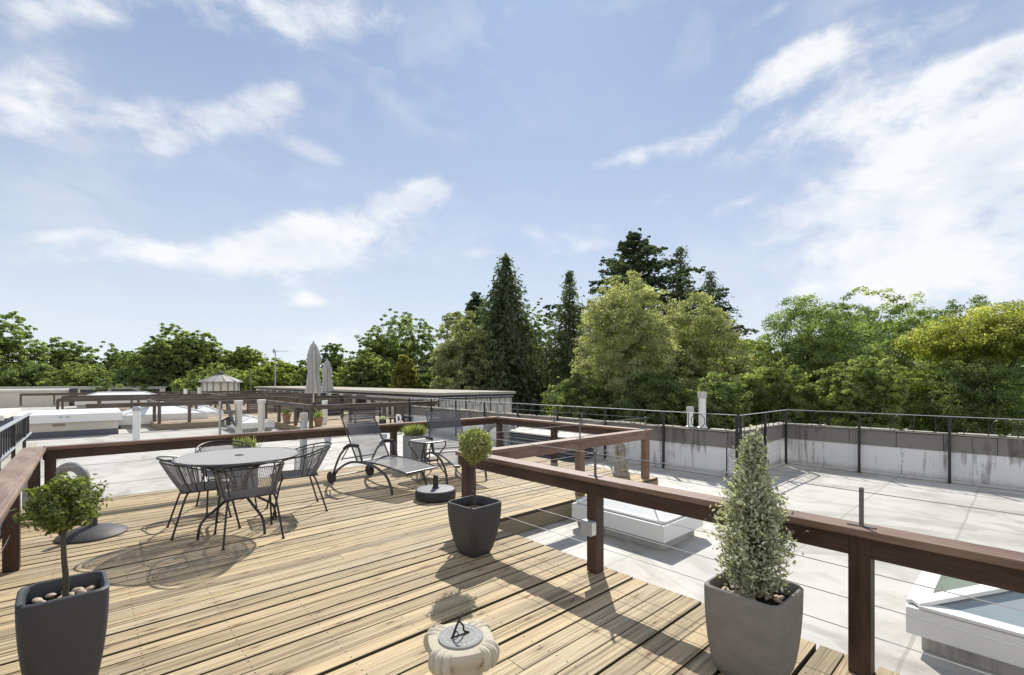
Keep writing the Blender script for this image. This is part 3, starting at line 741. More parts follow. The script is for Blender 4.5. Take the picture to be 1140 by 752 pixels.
# wooden screens
def screen(label, x0, x1, y, z0, z1):
    t = thing('slatted_screen', label, 'screen', ((x0+x1)/2, y, 0), 0, 'wooden screens on the neighbouring deck'); a = (x1-x0)/2
    m = MB(); n = int((z1-z0)/.085)
    for k in range(n): m.box(-a, a, -.012, .012, z0+k*.085+.004, z0+k*.085+.08)
    m.build('slats', M['slat'], t)
    for s in (-1, 1):
        m = MB(); m.box(s*a-.035, s*a+.035, .014, .075, .002, z1+.02); m.build('post', M['railfar'], t)
    return t
screen('slatted wooden screen at the right end, lighter brown', 8.1, 9.55, 15.15, .05, .72)
screen('slatted wooden screen behind the white letter ornament', 7.05, 8.0, 16.6, .05, .72)
screen('weathered slatted screen on the far edge of the second deck, left part', 5.4, 7.4, 24.1, .05, .70)
screen('weathered slatted screen on the far edge of the second deck, right part', 7.6, 9.5, 24.1, .05, .70)
railing('timber railing along the right edge of the second deck, before the white block', (9.66, 15.2), (9.66, 23.7), [i/5 for i in range(6)], M['railfar'], cables=(.4,), topcable=False, group=g2, w=.13)
railing('timber railing along the right edge of the third deck, before the white block', (9.66, 27.4), (9.66, 39.4), [i/7 for i in range(8)], M['railfar'], cables=(), topcable=False, group=g2, w=.14)
t = thing('dark_screen', 'dark low panel behind the terracotta pots on the second deck', 'screen', (6.6, 18.3, 0))
m = MB(); m.box(-.9, .9, -.02, .02, .12, .66); m.build('panel', M['slatd'], t)
for s in (-.85, .85): m = MB(); m.box(s-.03, s+.03, -.05, -.022, .002, .68); m.build('post', M['blackm'], t)

# moss and leaf litter caught at the foot of the right-hand parapet
for (px, py, lb) in ((922, 517, 'small dark moss clump at the foot of the parapet, nearer the inner corner'), (1058, 535, 'small dark moss clump at the foot of the right-hand fence post')):
    d_ = FPX*(EYE-RZ)/(py-HY); x, y = far(px, d_); r = np.random.default_rng(px); n = 500
    t = thing('moss_clump', lb, 'moss', (x, y, RZ)); c = r.normal(size=(n, 3))*np.array([.06, .11, .03]); c[:, 2] = np.abs(c[:, 2])+.012
    leaf_mesh('foliage', c, unit(r, n)+np.array([0, 0, .6]), unit(r, n), .035, .016, r.uniform(0, .5, n), LEAF['dark'], t)
# ================================================================== left balustrade
t = thing('steel_balustrade', 'black steel balustrade with thin upright bars above the left-hand plank rail', 'railing', (-.68, 2.0, 0))
m = MB(); m.bar((0, 0, 1.0), (0, 8.3, 1.0), .05, .018); m.build('top_rail', M['galv'], t, bevel=.003)
m = MB(); m.bar((0, 0, .70), (0, 8.3, .70), .04, .02); m.build('bottom_rail', M['galv'], t, bevel=.003)
for k in range(39):
    y_ = .07+k*.21
    if k % 6 == 5: continue
    m = MB(); m.tube([(0, y_, .711), (0, y_, .99)], .008, 6, False); m.build('bar', M['blackm'], t)
for k in range(7):
    y_ = .07+(k*6-1)*.21 if k else .02
    m = MB(); m.bar((0, y_, .10), (0, y_, .99), .035, .035, Vector((0, 1, 0))); m.build('post', M['blackm'], t, bevel=.003)
t = thing('boundary_wall', 'low beige boundary wall below the black balustrade', 'wall', (-.74, 3.0, 0))
m = MB(); m.box(-.08, .06, -11, 8.2, RZ, .42); m.build('wall_body', M['cream'], t)
m = MB(); m.box(-.10, .08, -11, 8.25, .422, .46); m.build('coping', M['copetop'], t, bevel=.006)
t = thing('galvanised_upstand', 'small galvanised flue with a bent wire at the end of the balustrade', 'flue', (-.58, 8.75, RZ))
m = MB(); m.box(-.07, .07, -.05, .05, .003, .72); m.build('flue_body', M['galv'], t, bevel=.006)
m = MB(); m.tube(smoothpath([(.12, .02, .01), (.15, .0, .3), (.2, .03, .62), (.4, .1, .66)], 5), .006, 6); m.build('wire', M['steel'], t)

# ================================================================== gooseneck ducts
def goose(label, x, y, r, span, h, rz):
    t = thing('gooseneck_duct', label, 'roof duct', (x, y, RZ), rz, 'gooseneck ducts on the roof'); m = MB()
    p = [(span/2, 0, .0), (span/2, 0, h-span/2)]+[(span/2*math.cos(a), 0, h-span/2+span/2*math.sin(a)) for a in [math.pi*k/12 for k in range(1, 13)]]+[(-span/2, 0, h-span/2-.10)]
    m.tube(p, r, 16); m.build('duct', M['duct'], t, smooth=True)
    m = MB(); m.lathe([(r*1.5, .003), (r*1.45, .02), (r*1.05, .07)], 18, (span/2, 0, 0)); m.build('flashing', M['grime'], t, smooth=True)
    return t
x, y = far(79, 6.25); goose('grey gooseneck duct half hidden behind the left potted tree', x, y, .062, .36, .57, R(-42))
x, y = far(553, 11.2); goose('pale gooseneck duct beside the louvred box beyond the deck', x, y, .095, .56, .70, R(-42))
x, y = far(571, 11.5); t = thing('conical_vent', 'pale tapering vent cone next to the gooseneck duct', 'vent', (x, y, RZ))
m = MB(); m.lathe([(.17, .003), (.14, .2), (.09, .5), (.05, .62)], 16); m.build('cone', M['duct'], t, smooth=True)
m = MB(); m.lathe([(.05, .621), (.08, .64), (.02, .68)], 14); m.build('cap', M['galv'], t, smooth=True)
# satellite dish
x, y = far(252, 14.8); t = thing('satellite_dish', 'grey satellite dish seen from behind on a short pole', 'satellite dish', (x, y, RZ))
m = MB(); pr = [(.02+.40*k/8, .10*(k/8)**2) for k in range(9)]; m.lathe(pr+[(r_, z_+.012) for r_, z_ in reversed(pr)], 28)
q = m.build('dish', M['dishm'], t, smooth=True); q.rotation_mode = 'QUATERNION'; q.rotation_quaternion = (RT*.80+FW*.52+Vector((0, 0, .22))).to_track_quat('Z', 'Y'); q.location = (.06, .02, .60); q.scale = (.92, .92, 1)
m = MB(); m.tube([(-.19, -.07, .003), (-.19, -.07, 1.08)], .035, 10); m.build('pole', M['galv'], t, smooth=True)
m = MB(); m.bar((-.19, -.07, .42), (.06, -.02, .55), .05, .05); m.box(-.02, .10, -.12, -.02, .3, .52); m.build('bracket', M['greym'], t)
m = MB(); m.bar((.08, .05, .3), (.52, .12, .62), .02, .02); m.build('feed_arm', M['galv'], t)

# ================================================================== things on the neighbours' decks
def parasol(label, px, d, topy, mat, hem, wpx):
    x, y = far(px, d); top = hz(topy, d); t = thing('closed_parasol', label, 'parasol', (x, y, 0), random.uniform(0, 3), 'closed parasols on the neighbouring decks')
    w = wpx/FPX*d/2; z0 = hz(hem, d); Hh = top-z0
    def fold(a, z): return 1+.30*math.cos(8*a+1.2*z)+.12*math.cos(3*a+2)+.06*math.cos(17*a-2*z)
    m = MB(); m.lathe([(w*1.0, z0), (w*.86, z0+Hh*.12), (w*.72, z0+Hh*.3), (w*.62, z0+Hh*.42), (w*.78, z0+Hh*.6), (w*.72, z0+Hh*.75), (w*.5, z0+Hh*.88), (w*.28, z0+Hh*.97), (w*.06, top)], 48, (0, 0, 0), fold); m.build('canopy', mat, t, smooth=True)
    m = MB(); m.tube([(0, 0, .07), (0, 0, z0+.2)], .025, 10); m.build('pole', M['white'], t, smooth=True)
    m = MB(); m.lathe([(.28, .003), (.28, .06), (.22, .09), (.05, .11)], 20); m.build('base', M['iron'], t, smooth=True)
    m = MB(); m.lathe([(.02, top-.03), (.04, top), (.03, top+.05), (.005, top+.09)], 10); m.build('finial', M['canvas'], t, smooth=True)
parasol('nearer and taller closed grey parasol above the far railing', 349, 18.2, 382, M['canvas'], 438, 15)
parasol('smaller closed grey parasol just right of the taller one', 364, 25.4, 401, M['canvas'], 436, 11)
# round pavilion
x, y = far(246, 41); t = thing('round_pavilion', 'round pavilion with a low conical ribbed grey roof', 'pavilion', (x, y, RZ)); zr = -RZ
m = MB(); m.lathe([(1.42, .003), (1.42, 1.58+zr-.22)], 16); m.build('wall', M['cream2'], t)
m = MB(); m.lathe([(1.75, 1.36+zr), (1.72, 1.43+zr), (.9, 1.8+zr), (.22, 2.05+zr)], 12); m.build('roof', M['lead'], t)
m = MB()
for k in range(12):
    a = 2*math.pi*k/12; m.bar((1.73*math.cos(a), 1.73*math.sin(a), 1.45+zr), (.2*math.cos(a), .2*math.sin(a), 2.07+zr), .06, .05)
m.build('roof_ribs', M['duct'], t)
m = MB(); m.lathe([(.25, 2.06+zr), (.25, 2.2+zr), (.05, 2.3+zr)], 10); m.build('finial', M['slatd'], t)
m = MB()
for k in range(16):
    a = 2*math.pi*(k+.5)/16; m.bar((1.4*math.cos(a), 1.4*math.sin(a), .02), (1.4*math.cos(a), 1.4*math.sin(a), 1.36+zr), .09, .09)
m.build('mullions', M['duct'], t)
m = MB(); m.tube([(1.9, -1.9, 0), (1.9, -1.9, 2.6+zr)], .03, 6); tag(m.build('roof_mast', M['duct'], None, loc=(x, y, RZ)), 'thin grey mast in front of the round pavilion', 'mast')
# aerial
x, y = far(306.5, 34); t = thing('tv_aerial', 'thin mast with a horizontal yagi aerial against the sky', 'aerial', (x, y, RZ), R(-42)); h_ = hz(390, 34)-RZ
m = MB(); m.tube([(0, 0, 0), (0, 0, h_)], .04, 8); m.build('mast', M['galv'], t)
m = MB(); m.tube([(-.15, 0, h_-.08), (.95, 0, h_-.08)], .022, 6)
for k in range(9): m.tube([(k*.11, -.22, h_-.08), (k*.11, .22, h_-.08)], .01, 5)
m.bar((-.12, 0, h_-.2), (-.12, 0, h_+.08), .03, .2); m.build('aerial_boom', M['galv'], t)
# terracotta pots with a little plant
def tpot(label, px, d, wpx, hp, rng):
    x, y = far(px, d); w = wpx/FPX*d/2; h_ = hp/FPX*d
    t = thing('terracotta_pot', label, 'plant pot', (x, y, .001), 0, 'terracotta pots on the second deck')
    m = MB(); m.lathe([(w*.68, .002), (w*.92, h_*.78), (w, h_*.79), (w, h_), (w*.86, h_), (w*.82, h_*.9)], 20); m.build('pot', M['terra'], t, smooth=True)
    r = np.random.default_rng(rng); n = 240; c = r.normal(size=(n, 3))*np.array([w*.55, w*.55, .07])+np.array([0, 0, h_+.07])
    leaf_mesh('foliage', c, unit(r, n)+np.array([0, 0, .6]), unit(r, n), .07, .03, r.uniform(0, 1, n), LEAF['mid'], t)
tpot('terracotta pot with a green plant, between the far railing posts', 319, 16.4, 9, 10, 5)
tpot('right-hand terracotta pot, next to the tall white pipe', 354.5, 15.4, 10, 10, 6)
x, y = far(426, 15.4); t = thing('black_pot', 'round black pot with a pale plant on the second deck', 'plant pot', (x, y, .001))
m = MB(); m.lathe([(.06, .002), (.10, .04), (.115, .14), (.10, .22), (.085, .22)], 18); m.build('pot', M['rubber'], t, smooth=True)
r = np.random.default_rng(3); n = 160; c = r.normal(size=(n, 3))*np.array([.06, .06, .03])+np.array([0, 0, .26])
leaf_mesh('foliage', c, unit(r, n)+np.array([0, 0, .6]), unit(r, n), .06, .03, r.uniform(.5, 1, n), LEAF['silver'], t)
# white letter ornament
x, y = far(444, 15.25); t = thing('letter_ornament', 'white letter D ornament standing on the second deck', 'ornament', (x, y, .12), -HEAD)
m = MB(); W_, H_ = .17, .28; th = .045
outer = [(-W_/2, 0), (0, 0)]+[(0+W_/2*math.sin(a), H_/2-H_/2*math.cos(a)) for a in [math.pi*k/10 for k in range(1, 10)]]+[(0, H_), (-W_/2, H_)]
inner = [(-W_/2+th, th), (0, th)]+[((W_/2-th)*math.sin(a), H_/2-(H_/2-th)*math.cos(a)) for a in [math.pi*k/10 for k in range(1, 10)]]+[(0, H_-th), (-W_/2+th, H_-th)]
n = len(outer); vs = [(p[0], y_, p[1]) for y_ in (-.03, .03) for ring in (outer, inner) for p in ring]; fs = []
for i in range(n):
    j = (i+1) % n
    fs += [(i, j, n+j, n+i), (2*n+j, 2*n+i, 3*n+i, 3*n+j), (j, i, 2*n+i, 2*n+j), (n+i, n+j, 3*n+j, 3*n+i)]
m.add(vs, fs); m.build('letter', M['panelw'], t)
m = MB(); m.box(-.2, .2, -.1, .1, -.118, -.002); m.build('plinth', M['slatd'], t, bevel=.01)
# low dark garden bench on the neighbouring deck
x, y = far(410, 16.6); t = thing('garden_bench', 'low dark wooden bench on the second deck behind the near lounger', 'bench', (x, y, 0), R(0))
m = MB()
for k in range(4): m.box(-.6, .6, -.2+k*.1, -.12+k*.1, .34, .37)
m.build('seat', M['slatd'], t)
m = MB()
for k in range(3): m.box(-.6, .6, .2, .225, .42+k*.09, .49+k*.09)
m.build('backrest', M['slatd'], t)
for sx in (-.55, .55):
    for sy in (-.17, .2):
        m = MB(); m.box(sx-.025, sx+.025, sy-.025, sy+.025, .003, .339 if sy < 0 else .66); m.build('leg', M['slatd'], t)
x, y = far(433, 15.6); t = thing('low_table', 'low dark table by the letter ornament on the second deck', 'table', (x+.5, y+.35, 0), R(5))
m = MB(); m.box(-.45, .45, -.25, .25, .2, .235); m.build('tabletop', M['slatd'], t)
for sx in (-.4, .4):
    for sy in (-.2, .2): m = MB(); m.box(sx-.02, sx+.02, sy-.02, sy+.02, .003, .199); m.build('leg', M['slatd'], t)
#FURNITURE
# ================================================================== planters
def squarepot(prof, e=5., n=48):
    """lofted rounded-square pot; prof = (half width, z)"""
    vs = []; fs = []
    for (w, z) in prof:
        for k in range(n):
            a = 2*math.pi*(k+.5)/n; ca, sa = math.cos(a), math.sin(a)
            q = (abs(ca)**e+abs(sa)**e)**(-1/e); vs.append((w*q*ca, w*q*sa, z))
    m = len(prof)
    for i in range(m-1):
        for k in range(n): fs.append((i*n+k, i*n+(k+1) % n, (i+1)*n+(k+1) % n, (i+1)*n+k))
    fs += [tuple(reversed(range(n))), tuple(range((m-1)*n, m*n))]
    return MB().add(vs, fs)
def taper(top, bot, h, rim, pw=.55, n=12):
    p = [(bot*.97, .002)]
    for i in range(n+1):
        f = i/n; p.append((bot+(top-bot)*math.sin(f*math.pi/2)**pw if pw else bot+(top-bot)*f, .006+(h-.012)*f))
    p += [(top-.006, h), (top-rim+.006, h), (top-rim, h-.008), (top-rim-.004, h-.075)]
    return p
def leaves_ball(rng, n, c, r, fill=.55):
    u = unit(rng, n); rad = rng.uniform(fill, 1.02, n)**.6
    lump = 1+.12*np.sin(5*u[:, 0]+3*u[:, 2])*np.cos(4*u[:, 1]+1)+.07*np.sin(11*u[:, 1]+7*u[:, 0])
    return np.array(c)+u*np.array(r)*(rad*lump)[:, None], u
def pebbles(t, w, z, n, seed):
    rng = random.Random(seed)
    for i in range(n):
        m = MB(); m.ball((0, 0, 0), (rng.uniform(.016, .028), rng.uniform(.012, .02), rng.uniform(.009, .014)), 9, 6)
        o = m.build('pebble', M['pebble'], t, smooth=True); o.location = (rng.uniform(-w, w), rng.uniform(-w, w), z+rng.uniform(.0, .008)); o.rotation_euler = (rng.uniform(-.3, .3), rng.uniform(-.3, .3), rng.uniform(0, 3))
# left: slate pot, standard tree and pebbles
t = thing('potted_tree', 'tall slate-grey planter with a ball-headed little tree and tan pebbles, left foreground', 'potted plant', (-.09, 3.07, 0), R(2))
squarepot(taper(.158, .098, .52, .022, .75), 7).build('pot', M['potb'], t, smooth=True)
m = MB(); m.box(-.133, .133, -.133, .133, .40, .448); m.build('soil', M['soil'], t)
pebbles(t, .11, .456, 34, 2)
m = MB(); m.tube(smoothpath([(.003, 0, .42), (.006, .002, .55), (-.001, -.002, .66), (-.004, 0, .80)], 4), [.0135-.0003*i for i in range(13)], 10)
rg = random.Random(4)
for k in range(11):
    a = rg.uniform(0, 6.28); e = rg.uniform(.2, 1.2); q = Vector((math.cos(a)*math.cos(e), math.sin(a)*math.cos(e), math.sin(e)))*.15
    m.tube([(-.006, 0, .76+k*.004), tuple(Vector((-.006, 0, .80))+q*.5), tuple(Vector((-.006, 0, .86))+q)], [.006, .004, .002], 5)
m.build('stem', M['stemg'], t, smooth=True)
rng = np.random.default_rng(9); n = 6500
c, u = leaves_ball(rng, n, (-.002, 0, .912), (.122, .122, .122), .25)
keep = rng.uniform(size=n) < .55+.45*np.sin(9*u[:, 0]+2)*np.cos(8*u[:, 2]+5*u[:, 1])
c = c[keep]; u = u[keep]
sp = unit(rng, 70); sp[:, 2] = sp[:, 2]*.8+.1; spc = np.repeat(np.array((-.002, 0, .912))+sp*np.array([.132, .132, .128])*rng.uniform(.9, 1.18, (70, 1)), 14, 0); c = np.concatenate([c, spc+rng.normal(size=spc.shape)*.014]); u = np.concatenate([u, np.repeat(sp, 14, 0)])
n = len(c); s = rng.uniform(.6, 1.3, n)*.0235
leaf_mesh('crown', c, u*.5+unit(rng, n)*.8+np.array([0, 0, .4]), u*.7+unit(rng, n)*.8, s, s*.5, rng.beta(1.6, 2.2, n), LEAF['box'], t, .12)
# middle: charcoal pot with ball
t = thing('potted_tree', 'charcoal tapered planter with a yellowish ball topiary, in front of the railing corner', 'potted plant', (2.485, 3.235, 0), R(4))
squarepot(taper(.185, .105, .45, .02, .8), 7).build('pot', M['potd'], t, smooth=True)
m = MB(); m.box(-.155, .155, -.155, .155, .34, .378); m.build('soil', M['soil'], t)
m = MB(); m.tube([(0, 0, .35), (.004, 0, .6), (0, 0, .84)], [.011, .010, .008], 9); m.build('stem', M['stemg'], t, smooth=True)
rng = np.random.default_rng(19); n = 4200
c, u = leaves_ball(rng, n, (.01, 0, .94), (.150, .150, .148), .3); s = rng.uniform(.6, 1.3, n)*.027
leaf_mesh('crown', c, u*.4+unit(rng, n)*.9, u*.9+unit(rng, n)*.7+np.array([0, 0, .4]), s, s*.45, rng.beta(1.8, 1.8, n), LEAF['ball'], t, .1)
# right: fibre clay pot with conical shrub
t = thing('potted_shrub', 'grey-brown clay planter with a tall conical variegated shrub, right foreground', 'potted plant', (2.53, .95, 0), R(-1))
squarepot(taper(.187, .135, .45, .022, .5), 9).build('pot', M['potg'], t, smooth=True)
m = MB(); m.box(-.16, .16, -.16, .16, .33, .385); m.build('soil', M['soil'], t)
pebbles(t, .135, .392, 26, 6)
rng = np.random.default_rng(29)
m = MB(); m.tube([(0, 0, .36), (.006, 0, .7), (0, 0, 1.14)], [.014, .01, .003], 8)
tips = []
for k in range(330):
    f = rng.uniform(0, 1)**1.15; z = .40+.79*f; rr = .182*float(np.interp(f, [0, .12, .3, .5, .7, .86, 1], [.48, .8, 1., .82, .52, .26, .05]))*rng.uniform(.5, 1.08)+.006; a = rng.uniform(0, 6.28)
    q = Vector((math.cos(a)*rr, math.sin(a)*rr, z+rr*.35)); tips.append((q, a, rr)); m.tube([(0, 0, z-.03), tuple(q*.5+Vector((0, 0, (z-.02)*.5))), tuple(q)], [.004, .003, .0015], 4)
m.build('stem', M['stemg'], t)
cc = np.array([tuple(q) for q, a, r_ in tips]); ow = np.array([(math.cos(a), math.sin(a), .6) for q, a, r_ in tips])
cc = np.concatenate([cc, cc*np.array([.62, .62, 1])-np.array([0, 0, .02])]); ow = np.concatenate([ow, ow])
per = 15; n = len(cc)*per; c = np.repeat(cc, per, 0)+rng.normal(size=(n, 3))*np.array([.019, .019, .026]); u = np.repeat(ow, per, 0)
tone = np.repeat(np.clip(rng.normal(.3, .2, len(cc)), 0, 1), per)+np.abs(rng.normal(size=n))*.3; s = rng.uniform(.6, 1.3, n)*.0245
leaf_mesh('crown', c, u*.3+unit(rng, n), u*.6+unit(rng, n)*.7, s, s*.5, tone, LEAF['silver'], t, .1)
# zinc boxes with lavender
def lavender(label, x, y, w, h, seed, tall):
    t = thing('planter_box', label, 'planter', (x, y, 0), 0, 'zinc planters along the back railing')
    m = MB(); m.box(-w, w, -w, w, .002, h); m.build('box', M['potz'], t, bevel=.006)
    rng = np.random.default_rng(seed); n = 900 if w > .14 else 300; b = rng.uniform(-1, 1, (n, 2))*w*.85
    ln = rng.uniform(.5, 1.1, n)*tall; lean = rng.normal(size=(n, 3))*.35+np.array([0, 0, 1]); lean /= np.linalg.norm(lean, axis=1, keepdims=True)
    c = np.stack([b[:, 0], b[:, 1], np.full(n, h-.01)], 1)+lean*ln[:, None]*.5
    leaf_mesh('foliage', c, unit(rng, n)*np.array([1, 1, .2]), lean, ln, .014, rng.uniform(0, 1, n), LEAF['grass'], t)
lavender('tall zinc planter of lavender beside the side table', 4.17, 7.12, .15, .56, 31, .20)
lavender('tall zinc planter of spiky green plants behind the dining table', 1.56, 7.12, .13, .575, 32, .19)

# ================================================================== dining set
def ring(c, r, z, n=40): return [(c[0]+r*math.cos(2*math.pi*k/n), c[1]+r*math.sin(2*math.pi*k/n), z) for k in range(n)]
t = thing('dining_table', 'round grey metal mesh dining table with curved black legs', 'table', (1.13, 5.38, 0), R(20))
m = MB(); pt_ = .0185; vid = {}
for a_ in range(-30, 31):
    for b_ in range(-30, 31):
        q = [(a_*pt_, b_*pt_), ((a_+1)*pt_, b_*pt_), ((a_+1)*pt_, (b_+1)*pt_), (a_*pt_, (b_+1)*pt_)]
        if max(math.hypot(*c_) for c_ in q) > .553: continue
        ids = []
        for c_ in q:
            k_ = (round(c_[0]/pt_), round(c_[1]/pt_))
            if k_ not in vid: vid[k_] = len(m.v); m.v.append((c_[0], c_[1], .738))
            ids.append(vid[k_])
        m.f.append(tuple(ids))
o = m.build('tabletop', M['tabletop'], t); wf = o.modifiers.new('mesh', 'WIREFRAME'); wf.thickness = .0095; wf.use_even_offset = False
m = MB(); m.tube(ring((0, 0), .555, .733, 64), .011, 8, closed=True); m.build('rim', M['greym'], t, smooth=True)
for k in range(4):
    a = k*math.pi/2; P = [(.40, .003), (.395, .06), (.36, .16), (.22, .26), (.09, .36), (.07, .46), (.14, .58), (.30, .66), (.40, .722)]
    m = MB(); m.tube(smoothpath([(r_*math.cos(a), r_*math.sin(a), z_) for r_, z_ in P], 4), .0125, 8); m.build('leg', M['blackm'], t, smooth=True)
m = MB(); m.tube(ring((0, 0), .075, .41, 24), .008, 6, closed=True); m.tube(ring((0, 0), .30, .668, 40), .008, 6, closed=True); m.build('brace', M['blackm'], t, smooth=True)
m = MB(); m.lathe([(.045, .7335), (.045, .746), (.022, .752)], 16); m.build('parasol_plug', M['greym'], t)

def wire(o, th):
    w = o.modifiers.new('mesh', 'WIREFRAME'); w.thickness = th; w.use_even_offset = False; w.use_boundary = True
    return o
def seat_pt(u, v):
    x = -.235+.47*u; y = -.22+.45*v; dip = -.02*math.sin(math.pi*u)*math.sin(math.pi*v); 
    x *= 1-.10*(1-v); return (x, y, .42+dip-(.03*max(0, v-.85)/.15)**1)
def back_pt(ph, f):        # ph from -1..1, f 0 (seat) .. 1 (top)
    a = ph*R(84); r0x, r0y = .228, .17; r1x, r1y = .298, .345
    fx = f**.9
    x = math.sin(a)*(r0x+(r1x-r0x)*fx); y = -.055-math.cos(a)*(r0y+(r1y-r0y)*fx)+(.04*(1-math.cos(a)))
    return (x, y, .425+f*(.325-.085*abs(ph)**2.2))
chair = thing('mesh_chair', 'black wire mesh chair with its back to the camera, nearest the table front', 'chair', (1.14, 5.06, 0), R(-4), 'wire mesh chairs round the dining table')
m = MB(); m.grid(seat_pt, 26, 25); wire(m.build('seat', M['wiremesh'], chair), .0068)
m = MB(); m.grid(lambda u, v: back_pt(-1+2*u, v*.88), 46, 20); wire(m.build('backrest', M['wiremesh'], chair), .0068)
m = MB()
m.tube([seat_pt(k/12, 0) for k in range(13)]+[seat_pt(1, k/12) for k in range(1, 13)]+[seat_pt(1-k/12, 1) for k in range(1, 13)]+[seat_pt(0, 1-k/12) for k in range(1, 12)], .0075, 8, closed=True)
m.build('seat_frame', M['blackm'], chair, smooth=True)
m = MB(); arc = [back_pt(-1+2*k/32, 1.) for k in range(33)]
def armend(s): 
    e = Vector(back_pt(s, 1.)); return [e+Vector((0, .09, -.012)), e+Vector((-.01*s, .19, -.03)), e+Vector((-.04*s, .245, -.075)), Vector((s*.235, .16, .42))]
path = [tuple(p) for p in reversed(armend(-1))]+arc+[tuple(p) for p in armend(1)]
m.tube(smoothpath(path, 3), .0085, 8); 
m.tube([back_pt(-1+2*k/32, .88) for k in range(33)], .006, 6)
m.build('back_rail', M['blackm'], chair, smooth=True)
for ph in (-1., -.82, -.60, .60, .82, 1.):
    m = MB(); m.tube([back_pt(ph, f/5*.99) for f in range(6)], .0055, 6); m.build('strut', M['blackm'], chair, smooth=True)
for sx in (-1, 1):
    m = MB(); m.tube(smoothpath([(sx*.185, -.165, .412), (sx*.205, -.20, .34), (sx*.245, -.30, .006)], 4), .0095, 8); m.lathe([(.014, .002), (.014, .014)], 10, (sx*.245, -.30, 0)); m.build('leg', M['blackm'], chair, smooth=True)
    m = MB(); m.tube(smoothpath([(sx*.215, .16, .412), (sx*.225, .19, .33), (sx*.25, .26, .006)], 4), .0095, 8); m.lathe([(.014, .002), (.014, .014)], 10, (sx*.25, .26, 0)); m.build('leg', M['blackm'], chair, smooth=True)
dup(chair, (.88, 5.64, 0), R(-92), 'black wire mesh chair at the left of the dining table, side on')
dup(chair, (1.76, 5.70, 0), R(82), 'black wire mesh chair right of the dining table, nearest the lounger')
dup(chair, (1.20, 6.36, 0), R(182), 'black wire mesh chair on the far side of the table, mostly hidden by the tabletop')

# ================================================================== loungers
lg = thing('sun_lounger', 'grey reclining sun lounger on wheels in front, left of the side table', 'sun lounger', (3.10, 6.30, 0), R(13), 'sun loungers on the deck')
W = .31
for s in (-1, 1):
    m = MB(); m.tube(smoothpath([(s*W, .62, .10), (s*W, .50, .22), (s*W, .25, .335), (s*W, -.02, .36), (s*W, -.30, .33), (s*W, -.52, .235), (s*W, -.62, .10), (s*W, -.645, .004)], 5), .017, 8); m.build('side_frame', M['greym'], lg, smooth=True)
    m = MB(); m.tube(smoothpath([(s*(W+.012), .63, .10), (s*(W+.012), .56, .26), (s*(W+.012), .44, .44), (s*(W+.012), .28, .555), (s*(W+.012), .10, .575), (s*(W+.012), .03, .55), (s*W, -.03, .36)], 5), .0155, 8); 
    m.build('armrest', M['greym'], lg, smooth=True)
    m = MB(); m.tube(smoothpath([(s*(W+.012), .36, .525), (s*(W+.012), .24, .583), (s*(W+.012), .05, .588)], 4), .025, 8); m.build('arm_pad', M['rubber'], lg, smooth=True)
    m = MB(); cx_ = s*(W+.03); m.tube([(cx_-.02, .64, .086), (cx_+.02, .64, .086)], .085, 22); m.build('wheel', M['rubber'], lg, smooth=True)
seatc = [(.12, .36), (-.1, .372), (-.35, .365), (-.6, .34), (-.80, .315), (-.88, .30)]
def seatline(f):
    p = smoothpath([(0, y_, z_) for y_, z_ in seatc], 8); k = f*(len(p)-1); i = min(int(k), len(p)-2); return p[i].lerp(p[i+1], k-i)
m = MB(); m.grid(lambda u, v: ((-.285+.57*u), seatline(v).y, seatline(v).z-.012*math.sin(math.pi*u)), 8, 20); m.build('seat', M['fabric2'], lg, smooth=True)
m = MB()
for s in (-1, 1): m.tube([(s*.285, seatline(k/16).y, seatline(k/16).z) for k in range(17)], .012, 8)
m.tube([(-.285, -.88, .30), (.285, -.88, .30)], .012, 8); m.tube([(-.31, -.45, .275), (.31, -.45, .275)], .009, 8); m.tube([(-.31, .12, .352), (.31, .12, .352)], .009, 8); m.build('seat_frame', M['greym'], lg, smooth=True)
bA, bB = Vector((0, .12, .37)), Vector((0, .50, 1.0))
m = MB(); m.grid(lambda u, v: tuple(bA.lerp(bB, v)+Vector((-.275+.55*u, -.025*math.sin(math.pi*v)+.02*math.sin(math.pi*u), 0))), 8, 16); m.build('backrest', M['fabric'], lg, smooth=True)
m = MB(); m.grid(lambda u, v: tuple(bA.lerp(bB, .56+.24*v)+Vector((-.274+.548*u, -.048+.02*math.sin(math.pi*u), 0))), 8, 6); m.build('head_pad', M['fabric2'], lg, smooth=True)
m = MB(); m.tube([tuple(bA+Vector((-.285, 0, 0))), tuple(bB+Vector((-.285, 0, 0))), tuple(bB+Vector((.285, 0, 0))), tuple(bA+Vector((.285, 0, 0)))], .012, 8); m.tube([(-.285, .26, .60), (-.29, .46, .36)], .008, 6); m.tube([(.285, .26, .60), (.29, .46, .36)], .008, 6); m.tube([(-.31, .46, .36), (.31, .46, .36)], .009, 6); m.tube([(-.30, .64, .086), (.30, .64, .086)], .009, 8); m.build('back_frame', M['greym'], lg, smooth=True)
dup(lg, (4.29, 6.17, 0), R(-15), 'grey sun lounger behind the side table, half hidden by the ball topiary')
